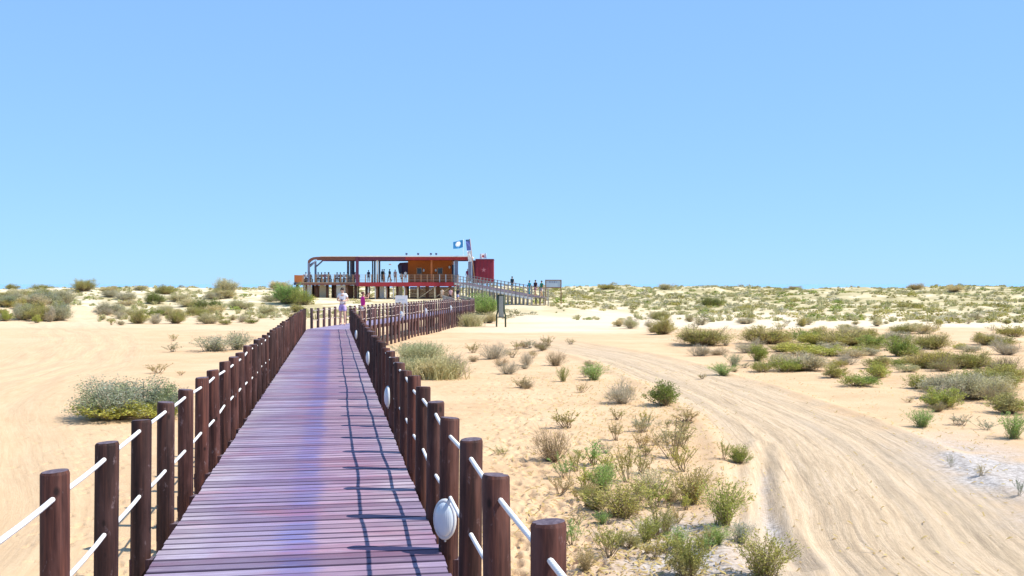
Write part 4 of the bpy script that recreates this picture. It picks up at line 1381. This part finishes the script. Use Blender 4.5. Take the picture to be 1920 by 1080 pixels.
# ramp to the terrace
RA = Vector((-6.25, 131.2, bz(529.6))); RB = Vector((2.9, 110.0, 1.42))
ramp_o = empty('access_ramp', RB)
tag(ramp_o, 'pale timber ramp with post railings rising from the dune to the terrace', 'ramp')
side = (RA-RB).cross(Vector((0, 0, 1))).normalized()*.85
mb = MB(); strip_planks(mb, RB-RB-side, RB-RB+side, RA-RB-side, RA-RB+side, .2)
o = mb.build('ramp_planks', M['post_grey'], ramp_o); o['kind'] = 'stuff'
for sgn in (-1, 1):
    beam_between('ramp_stringer', RB+side*sgn-Vector((0, 0, .16)), RA+side*sgn-Vector((0, 0, .16)), .08, .22, M['white'], ramp_o, RB)
PM = [MB().box(-.055, .055, -.055, .055, -2.0, .9).mesh('post', M['post_grey'])]
nP = 23
for sgn in (-1, 1):
    pts = [RB.lerp(RA, i/(nP-1))+side*sgn*1.08 for i in range(nP)]
    for i, p in enumerate(pts):
        h0 = gz(p.x, p.y)-.2-p.z
        mb_ = MB().box(-.055, .055, -.055, .055, h0, .92)
        mb_.build('post', M['post_grey'], ramp_o, p-RB)
    for i in range(nP-1):
        p = RB.lerp(RA, (i+.5)/(nP-1))+side*sgn*.9
        MB().box(-.07, .07, -.07, .07, gz(p.x, p.y)-.2-p.z, -.28).build('support', M['post_grey'] if i % 3 else M['cream'], ramp_o, p-RB)
    for hh in (.86, .5):
        MB().tube([p-RB+Vector((0, 0, hh)) for p in pts], .03, 6).build('hand_rail', M['post_grey'], ramp_o)

# flags
def blue_flag():
    """blue cloth with a white disc and small waves, flown from a pole on the roof"""
    t_ = empty('flag', (bx(866.5), YB+3, bz(480)))
    tag(t_, 'blue beach flag with a white disc flying above the roof', 'flag')
    H = (480-447)/KP
    MB().tube([(0, 0, 0), (0, 0, H)], .022, 6).build('flagpole', M['white'], t_)
    wf, hf = 1.25, .95
    def surf(u, v, off=0):
        return Vector((-u*wf-.03, .10*math.sin(u*7)+off, H-.08-v*hf-.22*u+.04*math.sin(u*6+v*2)))
    mb = MB(); nu, nv_ = 14, 8
    for j in range(nv_+1):
        for i in range(nu+1): mb.v.append(tuple(surf(i/nu, j/nv_)))
    for j in range(nv_):
        for i in range(nu):
            a = j*(nu+1)+i; mb.f.append((a, a+1, a+nu+2, a+nu+1)); mb.sm.append(True)
    mb.build('cloth', flat('blue_flag_cloth', (0.05, 0.26, 0.50)), t_)
    mb = MB(); n = 24
    def disc(cx, cy, r, off, n=24, sq=1.0):
        b = len(mb.v)
        mb.v.append(tuple(surf(cx, cy, off)))
        for ring in (.5, 1):
            for k in range(n):
                a = 2*math.pi*k/n
                mb.v.append(tuple(surf(cx+r*ring*math.cos(a)/wf, cy+r*ring*math.sin(a)*sq/hf, off)))
        for k in range(n):
            k2 = (k+1) % n
            mb.f.append((b, b+1+k, b+1+k2)); mb.f.append((b+1+k, b+1+n+k, b+1+n+k2, b+1+k2)); mb.sm += [True, True]
    disc(.5, .44, .33, -.012)
    mb.build('emblem', flat('white_flag_disc', (0.8, 0.8, 0.8)), t_)
    mb = MB()
    for q in (.62, .72):
        b = len(mb.v)
        for k in range(9):
            u = .34+.32*k/8
            for e in (0, .045): mb.v.append(tuple(surf(u, q+.02*math.sin(k*1.6)+e, -.022)))
        for k in range(8):
            mb.f.append((b+2*k, b+2*k+2, b+2*k+3, b+2*k+1)); mb.sm.append(True)
    mb.build('emblem', flat('flag_wave_print', (0.05, 0.25, 0.5)), t_)
blue_flag()
def banner():
    p0 = Vector((bx(890.5), YB-.6, bz(527)))
    t_ = empty('banner_pole', p0)
    tag(t_, 'leaning pole with a violet-blue banner above a white one', 'banner')
    top = Vector((bx(881.5), YB-.6, bz(447)))-p0
    MB().tube([(0, 0, 0), tuple(top)], [.05, .025], 8).build('pole', M['lightwood'], t_)
    def cloth(name, f0, f1, wdt, mat):
        mb = MB(); a = top*f1; b = top*f0
        for j in range(7):
            p = a.lerp(b, j/6)
            for i in range(4):
                u = i/3
                mb.v.append((p.x-u*wdt-.03, p.y+.06*math.sin(u*4+j), p.z-.05*u))
        for j in range(6):
            for i in range(3):
                k = j*4+i; mb.f.append((k, k+1, k+5, k+4)); mb.sm.append(True)
        mb.build(name, mat, t_)
    cloth('cloth', .72, .945, .52, flat('violet_blue_cloth', (0.15, 0.19, 0.52)))
    cloth('cloth_band', .946, .975, .52, flat('teal_cloth', (0.03, 0.12, 0.25)))
    cloth('cloth_white', .46, .71, .50, flat('white_cloth', (0.8, 0.8, 0.8)))
    MB().ball((top.x*.66-.4, -.08, top.z*.66), .09, .02, .09, 8, 5).build('emblem', flat('lilac_print', (0.4, 0.25, 0.4)), t_)
banner()
t_ = empty('small_flag', (bx(911), YB+2, bz(485)))
tag(t_, 'small white flag with a red dot on top of the crimson cabin', 'flag')
MB().tube([(0, 0, 0), (0, 0, .75)], .02, 6).build('flagpole', M['white'], t_)
mb = MB()
for j in range(5):
    for i in range(7):
        u = i/6; mb.v.append((-u*.80-.02, .05*math.sin(u*6), .72-j/4*.62-.05*u))
for j in range(4):
    for i in range(6):
        k = j*7+i; mb.f.append((k, k+1, k+8, k+7)); mb.sm.append(True)
mb.build('cloth', flat('white_flag_cloth', (0.8, 0.79, 0.78)), t_)
mb = MB().tube([(-.40, -.07, .37), (-.40, -.09, .37)], .13, 14); mb.build('emblem', flat('red_dot_print', (0.5, 0.03, 0.05)), t_)

# ------------------------------------------------------------------ signs
def sign_green():
    D_ = 78.0
    X0 = pxX(931, D_); X1 = pxX(948, D_)
    z0 = gz((X0+X1)/2, D_)
    t_ = empty('signboard', ((X0+X1)/2, D_, z0))
    tag(t_, 'narrow grey information board between two splayed dark green posts', 'sign')
    Mg = flat('dark_green_timber', (0.045, 0.065, 0.04), .6, .2)
    H = (612-552)/FPX*D_
    a = (X1-X0)/2
    for s, dy in ((-1, 0), (1, -.55)):
        MB().tube([(s*a, dy, -.2), (s*(a-.01), dy, .85), (s*(a-.10), dy, 1.15), (s*(a-.10), dy, H)], .062, 8).build('post', Mg, t_)
    mb = MB()
    mb.poly([(-a+.14, 0, .72), (a-.14, -.55, .72), (a-.14, -.55, H-.06), (-a+.14, 0, H-.06)], (0.02, .05, 0)); mb.build('board', flat('grey_sign_panel', (0.36, 0.38, 0.34), .5, .1), t_)
    mb = MB(); mb.tube([(-a+.10, 0, H-.03), (a-.10, -.55, H-.03)], .05, 6).build('top_rail', Mg, t_)
    mb = MB(); mb.tube([(-a+.10, 0, .70), (a-.10, -.55, .70)], .04, 6).build('bottom_rail', Mg, t_)
sign_green()
def sign_far():
    D_ = 112.0
    X0 = pxX(1023, D_); X1 = pxX(1052, D_)
    zt = pxZ(524.5, D_); zb = pxZ(538.5, D_)
    c = (X0+X1)/2; g0 = gz(c, D_)
    t_ = empty('signboard', (c, D_, g0))
    tag(t_, 'wide framed information board standing on the dune right of the ramp', 'sign')
    a = (X1-X0)/2
    for s in (-1, 1):
        MB().box(s*a-.05, s*a+.05, -.05, .05, -.3, zt-g0).build('post', M['slat'], t_)
    MB().box(-a+.05, a-.05, -.04, .04, zt-g0-.09, zt-g0).build('top_rail', M['slat'], t_)
    MB().box(-a+.05, a-.05, -.04, .04, zb-g0-.09, zb-g0).build('bottom_rail', M['slat'], t_)
    bd = MB().box(-a+.053, a-.053, -.015, .015, zb-g0+.003, zt-g0-.093).build('board', flat('pale_blue_panel', (0.42, 0.50, 0.58), .4, .06), t_)
    fp = flat('faded_blue_print', (0.12, 0.14, 0.32))
    for x_, w_ in ((-.35, .12), (-.12, .10), (.12, .16), (.36, .08)):
        MB().box(x_-w_/2, x_+w_/2, -.024, -.018, zt-g0-.28, zt-g0-.19).build('print', fp, t_)
sign_far()
def sign_white():
    D_ = 66.0
    X = pxX(752.5, D_); z0 = zdeck(D_)
    t_ = empty('noticeboard', (X, D_, z0))
    tag(t_, 'white noticeboard on four white legs standing at the second stretch of boardwalk', 'sign')
    k = D_/FPX
    hb = (592-568)*k; ht = (592-554)*k
    MB().box(-.38, .38, -.03, .03, hb, ht).build('board', M['white'], t_)
    MB().box(-.22, .22, -.036, -.031, (hb+ht)/2-.03, (hb+ht)/2+.02).build('print', flat('pale_print', (0.55, 0.66, 0.68)), t_)
    for s in (-.33, -.11, .11, .33):
        MB().box(s-.045, s+.045, -.025, .025, -.2, hb-.002).build('leg', M['white'], t_)
sign_white()

# ------------------------------------------------------------------ people
def skin_mesh(name, joints, bones, radii, root, levels=2):
    me = bpy.data.meshes.new(name+'_cage')
    ks = list(joints)
    me.from_pydata([joints[k] for k in ks], [(ks.index(a), ks.index(b)) for a, b in bones], [])
    o = bpy.data.objects.new(name+'_cage', me); C.objects.link(o)
    m = o.modifiers.new('skin', 'SKIN'); m.use_smooth_shade = True
    for i, k in enumerate(ks):
        r = radii[k]; r = (r, r) if not isinstance(r, tuple) else r
        me.skin_vertices[0].data[i].radius = r
        me.skin_vertices[0].data[i].use_root = (k == root)
    if levels:
        s = o.modifiers.new('sub', 'SUBSURF'); s.levels = levels; s.render_levels = levels
    dg = bpy.context.evaluated_depsgraph_get()
    out = bpy.data.meshes.new_from_object(o.evaluated_get(dg))
    out.name = name
    bpy.data.objects.remove(o); bpy.data.meshes.remove(me)
    for p in out.polygons: p.use_smooth = True
    return out

SKIN = flat('sun_tanned_skin', (0.44, 0.24, 0.16), .55, .06)
SKIN2 = flat('pale_skin', (0.60, 0.37, 0.27), .55, .06)
HAIR = flat('dark_hair', (0.022, 0.015, 0.013), .5, .2)
CLOTH = {}
def cloth(c):
    if c not in CLOTH: CLOTH[c] = flat('cloth_%d' % len(CLOTH), c, .85, .10, 9)
    return CLOTH[c]

def pose(kind):
    J = {'pelvis': (0,0,.93), 'waist': (0,0,1.06), 'chest': (0,0,1.28), 'neckb': (0,-.01,1.43), 'neck': (0,0,1.49), 'head': (0,.02,1.58), 'crown': (0,.01,1.665),
         'nose': (0,.105,1.575),
         'shL': (-.16,0,1.385), 'elL': (-.215,-.03,1.11), 'wrL': (-.20,.08,.88), 'haL': (-.195,.11,.80),
         'shR': (.16,0,1.385), 'elR': (.215,-.03,1.11), 'wrR': (.20,.08,.88), 'haR': (.195,.11,.80),
         'hipL': (-.085,0,.90), 'knL': (-.10,.02,.49), 'anL': (-.105,-.02,.085), 'toL': (-.12,.13,.035),
         'hipR': (.085,0,.90), 'knR': (.10,.02,.49), 'anR': (.105,-.02,.085), 'toR': (.12,.13,.035)}
    if kind == 'hands_front':
        J.update(elL=(-.25,-.02,1.13), wrL=(-.10,.20,1.10), haL=(-.04,.24,1.12), elR=(.25,-.02,1.13), wrR=(.10,.20,1.10), haR=(.04,.24,1.13), head=(0,.045,1.575), crown=(0,.05,1.66), nose=(0,.13,1.55))
        J.update(knL=(-.11,.06,.49), anL=(-.12,.05,.085), toL=(-.15,.20,.035), anR=(.10,-.10,.09), toR=(.12,.05,.035))
    if kind == 'arms_up':
        J.update(elL=(-.26,.20,1.36), wrL=(-.10,.30,1.55), haL=(-.03,.31,1.60), elR=(.27,.18,1.38), wrR=(.12,.30,1.55), haR=(.05,.32,1.60), waist=(0,.02,1.06), chest=(0,-.01,1.27))
    if kind == 'walk':
        J.update(knL=(-.10,.18,.52), anL=(-.10,.20,.10), toL=(-.11,.35,.05), knR=(.10,-.04,.49), anR=(.10,-.26,.14), toR=(.11,-.15,.035), wrL=(-.2,-.05,.88), haL=(-.2,-.04,.80), wrR=(.20,.20,.92), haR=(.19,.25,.86))
    if kind == 'sit':
        for k in list(J):
            x, y, z = J[k]
            if k[:2] in ('kn', 'an', 'to'): continue
            J[k] = (x, y, z-.43)
        for s, q in ((-1, 'L'), (1, 'R')):
            J['kn'+q] = (s*.11, .42, .48); J['an'+q] = (s*.11, .40, .08); J['to'+q] = (s*.12, .54, .035)
            J['el'+q] = (s*.24, .08, .70); J['wr'+q] = (s*.15, .30, .74); J['ha'+q] = (s*.12, .37, .76)
    return J
RAD = {'pelvis': (.13,.105), 'waist': (.115,.09), 'chest': (.145,.10), 'neckb': (.07,.06), 'neck': .048, 'head': (.078,.09), 'crown': (.055,.065), 'nose': .012,
       'shL': .052, 'shR': .052, 'elL': .040, 'elR': .040, 'wrL': .026, 'wrR': .026, 'haL': (.034,.018), 'haR': (.034,.018),
       'hipL': .088, 'hipR': .088, 'knL': .058, 'knR': .058, 'anL': .037, 'anR': .037, 'toL': (.042,.028), 'toR': (.042,.028)}
BONES = [('pelvis','waist'),('waist','chest'),('chest','neckb'),('neckb','neck'),('neck','head'),('head','crown'),
         ('chest','shL'),('shL','elL'),('elL','wrL'),('wrL','haL'),('chest','shR'),('shR','elR'),('elR','wrR'),('wrR','haR'),
         ('pelvis','hipL'),('hipL','knL'),('knL','anL'),('anL','toL'),('pelvis','hipR'),('hipR','knR'),('knR','anR'),('anR','toR')]
CACHE = {}
def person_meshes(kind, lod, sleeves, bottom):
    key = (kind, lod, sleeves, bottom)
    if key in CACHE: return CACHE[key]
    J = pose(kind)
    Jb = {k: v for k, v in J.items() if k != 'nose'}; R = dict(RAD); B = list(BONES)
    if lod:
        Jb['nose'] = J['nose']; B.append(('head', 'nose'))
        for q in 'LR':
            h = Vector(J['ha'+q]); d = (h-Vector(J['wr'+q])).normalized()
            s_ = d.cross(Vector((0, 1, 0.3))).normalized()
            for k in range(4):
                n = 'f%s%d' % (q, k); L = (.065, .075, .07, .055)[k]
                b = h+d*.02+s_*(k-1.5)*.019
                Jb[n+'a'] = tuple(b+d*L*.5+Vector((0, .004, 0))); Jb[n+'b'] = tuple(b+d*L*.85+Vector((0, .022, -.01)))
                R[n+'a'] = .0085; R[n+'b'] = .007
                B += [('ha'+q, n+'a'), (n+'a', n+'b')]
            n = 't'+q; Jb[n] = tuple(h-d*.01-s_*.05+Vector((0, .02, 0))); R[n] = .010; B.append(('ha'+q, n))
    body = skin_mesh('body', Jb, B, R, 'pelvis', 2 if lod else 1)
    def sub(names, bones, grow, extra={}, root='chest', nm='shirt'):
        Js = {k: J[k] for k in names if k in J}; Js.update(extra)
        Rs = {}
        for k in Js:
            r = RAD.get(k, .06)
            Rs[k] = tuple(q*grow+.008 for q in r) if isinstance(r, tuple) else r*grow+.008
        return skin_mesh(nm, Js, bones, Rs, root, 2 if lod else 1)
    ex = {}; bn = [('pelvis','waist'),('waist','chest'),('chest','neckb')]
    names = ['pelvis','waist','chest','neckb']
    for q in 'LR':
        a = Vector(J['sh'+q]); b = Vector(J['el'+q])
        f = .55 if sleeves else .12
        ex['sl'+q] = tuple(a.lerp(b, f)); names += ['sh'+q]; bn += [('chest', 'sh'+q), ('sh'+q, 'sl'+q)]
    RAD['slL'] = RAD['slR'] = .050
    RAD['neckb_s'] = .05
    shirt = sub(names, bn, 1.12, ex)
    ex = {}; bn = [('pelvis','hipL'),('pelvis','hipR'),('pelvis','wtop')]
    ex['wtop'] = tuple(Vector(J['pelvis']).lerp(Vector(J['waist']), .55)); RAD['wtop'] = (.125, .10)
    for q in 'LR':
        a = Vector(J['hip'+q]); b = Vector(J['kn'+q])
        if bottom == 'shorts':
            ex['th'+q] = tuple(a.lerp(b, .72)); RAD['thL'] = RAD['thR'] = .082; bn += [('hip'+q, 'th'+q)]
        elif bottom == 'brief':
            ex['th'+q] = tuple(a.lerp(b, .35)); RAD['thL'] = RAD['thR'] = .090; bn += [('hip'+q, 'th'+q)]
        else:
            ex['kk'+q] = J['kn'+q]; RAD['kkL'] = RAD['kkR'] = .065
            ex['aa'+q] = tuple(Vector(J['an'+q])+Vector((0, 0, .03))); RAD['aaL'] = RAD['aaR'] = .050
            bn += [('hip'+q, 'kk'+q), ('kk'+q, 'aa'+q)]
    shorts = sub(['pelvis','hipL','hipR'], bn, 1.12, ex, 'pelvis', 'trousers' if bottom == 'long' else 'shorts')
    h = Vector(J['head']); c = Vector(J['crown'])
    hm = MB().ball(tuple(h.lerp(c, .45)-Vector((0, .018, 0))), .088, .100, .098, 12, 6, -.35)
    CACHE[key] = (body, shirt, shorts, hm.mesh('hair'), h)
    return CACHE[key]

def person(loc, yaw, kind, top, bot, label, sleeves=True, bottom='shorts', lod=False, height=1.72, hair=None, skin=None, group=None, hat=None, extra=None):
    body, shirt, shorts, hm, h = person_meshes(kind, lod, sleeves, bottom)
    o = empty('person', loc, yaw)
    s = height/1.72; o.scale = (s, s, s)
    tag(o, label, 'person', group)
    def add(nm, me, mat):
        c = link(nm, me, None, o)
        if len(me.materials) == 0: me.materials.append(dummy)
        c.material_slots[0].link = 'OBJECT'; c.material_slots[0].material = mat
        return c
    b = add('body', body, skin or SKIN)
    add('shirt', shirt, cloth(top)); add('trousers' if bottom == 'long' else 'shorts', shorts, cloth(bot))
    add('hair', hm, cloth(hat) if hat else (hair or HAIR))
    if lod:
        for s_ in (-1, 1):
            MB().ball((h.x+s_*.032, h.y+.080, h.z+.012), .011, .008, .008, 8, 5).build('eye', HAIR, o)
            MB().ball((h.x+s_*.083, h.y, h.z), .014, .028, .034, 8, 5).build('ear', skin or SKIN, o)
    return o

# the two strollers on the boardwalk
man = person((-7.72, 48.6, zdeck(48.6)), math.pi-.15, 'hands_front', (0.78, 0.77, 0.80), (0.47, 0.36, 0.66),
             'man in white shirt and lilac shorts standing on the boardwalk, hands before him', lod=True, height=1.74, skin=SKIN2)
woman = person((-6.98, 49.9, zdeck(49.9)), -1.0, 'arms_up', (0.55, 0.03, 0.27), (0.78, 0.77, 0.79),
               'woman in magenta top and white shorts raising both hands to her face', sleeves=False, bottom='brief', lod=True, height=1.54,
               hair=flat('brown_hair', (0.09, 0.04, 0.03)), skin=SKIN)
MB().box(-.045, .045, -.012, .012, -.03, .03).build('camera', M['navy'], None, Vector((-7.72, 48.33, zdeck(48.6)+1.16)))
hc = bpy.data.objects[-1] if False else [o for o in C.objects if o.name.startswith('camera') and o.type == 'MESH'][0]
hc.name = 'compact_camera'
tag(hc, 'small dark compact camera held in front of the man in white', 'camera')
# visitors near and under the terrace, on the ramp
def zw(x, y): return gz(x, y)
def on3(D_):   # third stretch
    a = (D_-E2)/(126.5-E2)
    p = Vector((R2(E2)-.9, E2, zdeck(E2))).lerp(Vector((-7.15, 126.5, .62)), a)
    return p
p = on3(118); person((pxX(845, 118), 118, p.z), 2.8, 'walk', (0.70, 0.42, 0.42), (0.03, 0.02, 0.03), 'person in pink top and black trousers walking below the red beam', bottom='long')
p = on3(120); person((pxX(858.5, 121), 121, p.z), 2.9, 'walk', (0.03, 0.03, 0.05), (0.42, 0.44, 0.62), 'person in black top and pale blue shorts at the right end of the red beam')
person((pxX(829, 126), 126, .62), 2.6, 'stand', (0.72, 0.55, 0.42), (0.5, 0.4, 0.3), 'person in beige standing under the right part of the terrace')
def onramp(px, wside=0):
    best = min((RB.lerp(RA, i/200) for i in range(201)), key=lambda q: abs(960+q.x/q.y*FPX-px))
    return best
p = onramp(960); person(tuple(p), 2.6, 'walk', (0.02, 0.05, 0.07), (0.03, 0.08, 0.09), 'lone walker in dark clothes halfway up the ramp', bottom='long')
p = onramp(996); person(tuple(p+Vector((-.2, -.2, 0))), 2.4, 'walk', (0.03, 0.32, 0.42), (0.03, 0.25, 0.33), 'walker in turquoise top near the ramp foot, leftmost of three', bottom='long', height=1.6)
p = onramp(1004); person(tuple(p), 2.5, 'walk', (0.03, 0.02, 0.04), (0.35, 0.16, 0.20), 'walker in black top near the ramp foot, middle of three')
p = onramp(1012); person(tuple(p+Vector((.2, -.1, 0))), 2.3, 'walk', (0.02, 0.17, 0.11), (0.30, 0.27, 0.34), 'walker in green top near the ramp foot, rightmost of three')
ZF = bz(529.05)
person((bx(876), YB+1.0, bz(529.6)), 2.9, 'walk', (0.30, 0.03, 0.12), (0.75, 0.60, 0.68), 'person in dark red top and white cap beside the leaning pole', hat=(0.8, 0.78, 0.76))
for x, c, lb in ((711, (0.02,0.06,0.07), 'dark-dressed guest standing right of the white column, leftmost of three'),
                 (717.5, (0.015,0.03,0.06), 'dark-dressed guest standing between two others right of the white column'),
                 (727, (0.02,0.08,0.09), 'guest in dark teal right of the white column, rightmost of three')):
    person((bx(x+rv.uniform(-1, 1)), YB+rv.uniform(1.2, 3.4), ZF), rv.uniform(1, 5), rv.choice(['stand', 'hands_front', 'walk']), c, (0.05, 0.05, 0.08), lb, bottom='long', height=1.66)
person((bx(739), YB+1.2, ZF), 3.0, 'stand', (0.50, 0.30, 0.26), (0.4, 0.22, 0.18), 'guest in a dusty pink top left of the purple storage cabin', height=1.6)
person((bx(759), YB+.9, ZF), 3.0, 'stand', (0.8, 0.79, 0.8), (0.6, 0.3, 0.3), 'guest in a white top in front of the purple storage cabin', height=1.5)
person((bx(751), YB+1.3, ZF), 3.4, 'sit', (0.78, 0.76, 0.77), (0.5, 0.3, 0.3), 'seated guest in white left of the standing guest in white')
person((bx(686), YB+2.5, ZF), 3.4, 'stand', (0.05, 0.07, 0.16), (0.1, 0.1, 0.2), 'guest in navy behind the rail right of the tall purple column', height=1.55)
cols = [(0.55,0.56,0.66),(0.12,0.12,0.20),(0.60,0.36,0.38),(0.72,0.72,0.76),(0.10,0.25,0.30),(0.45,0.42,0.30),(0.30,0.10,0.16),(0.50,0.52,0.44),(0.35,0.35,0.55)]
words = ['lavender','dark blue','dusty red','white','teal','khaki','maroon','sage','violet']
# tables with benches on the left terrace, guests seated at them
tx = [574, 592, 610, 628, 646, 662]
TT = MB().box(-.42, .42, -.40, .40, .70, .74).mesh('tabletop', M['terrace'])
TL = MB().box(-.04, .04, -.04, .04, 0, .698).mesh('leg', M['slat'])
BS = MB().box(-.42, .42, -.15, .15, .40, .44).mesh('seat', M['terrace'])
BL = MB().box(-.03, .03, -.12, .12, 0, .398).mesh('leg', M['slat'])
k = 0
for i, x in enumerate(tx):
    Y = 1.6+(i % 2)*.5
    t_ = empty('terrace_table', (bx(x), YB+Y, ZF)); tag(t_, 'wooden table behind the rail of the left terrace, %s from the left' % ('first', 'second', 'third', 'fourth', 'fifth', 'last')[i], 'table', 'tables on the left terrace')
    link('tabletop', TT, None, t_)
    for sx in (-.36, .36):
        for sy in (-.33, .33): link('leg', TL, None, t_, (sx, sy, 0))
    for sy in (-.72, .72):
        b_ = empty('bench', (bx(x), YB+Y+sy, ZF)); tag(b_, 'wooden bench on the %s side of the %s table of the left terrace' % ('near' if sy < 0 else 'far', ('first', 'second', 'third', 'fourth', 'fifth', 'last')[i]), 'bench', 'benches on the left terrace')
        link('seat', BS, None, b_)
        for sx in (-.36, .36): link('leg', BL, None, b_, (sx, 0, 0))
        for sx in ((-.2, .22) if (i+int(sy > 0)) % 2 == 0 else (.05,)):
            ci = k % len(cols)
            front = sy < 0
            wd = 'near' if front else 'far'
            person((bx(x)+sx, YB+Y+sy-(.0 if not front else 0), ZF), 0 if front else math.pi, 'sit', cols[ci], (0.15+.1*(k % 3), 0.13, 0.2),
                   'seated guest in %s, %s side of %s left terrace table' % (words[ci], wd, ('the first', 'the second', 'the third', 'the fourth', 'the fifth', 'the last')[i]) + (', left seat' if sx < 0 else (', right seat' if sx > .1 else '')), height=1.70)
            k += 1

# gull in the air before the restaurant
t_ = empty('gull', (bx(735), YB-2, bz(497)))
tag(t_, 'small gull gliding under the pergola roof level', 'bird')
mb = MB().tube([(-.22, 0, 0), (-.12, 0, .02), (0, 0, .02), (.14, 0, .01), (.24, 0, .02)], [.01, .05, .06, .045, .012], 8); mb.build('body', flat('gull_grey', (0.4, 0.42, 0.45)), t_)
for s in (-1, 1):
    MB().poly([(-.08, s*.04, .03), (.09, s*.04, .03), (.03, s*.28, .14), (-.10, s*.6, .10), (-.10, s*.3, .13)], (0, 0, .012)).build('wing', flat('gull_wing', (0.3, 0.32, 0.36)), t_)
print('objects', len(bpy.data.objects))
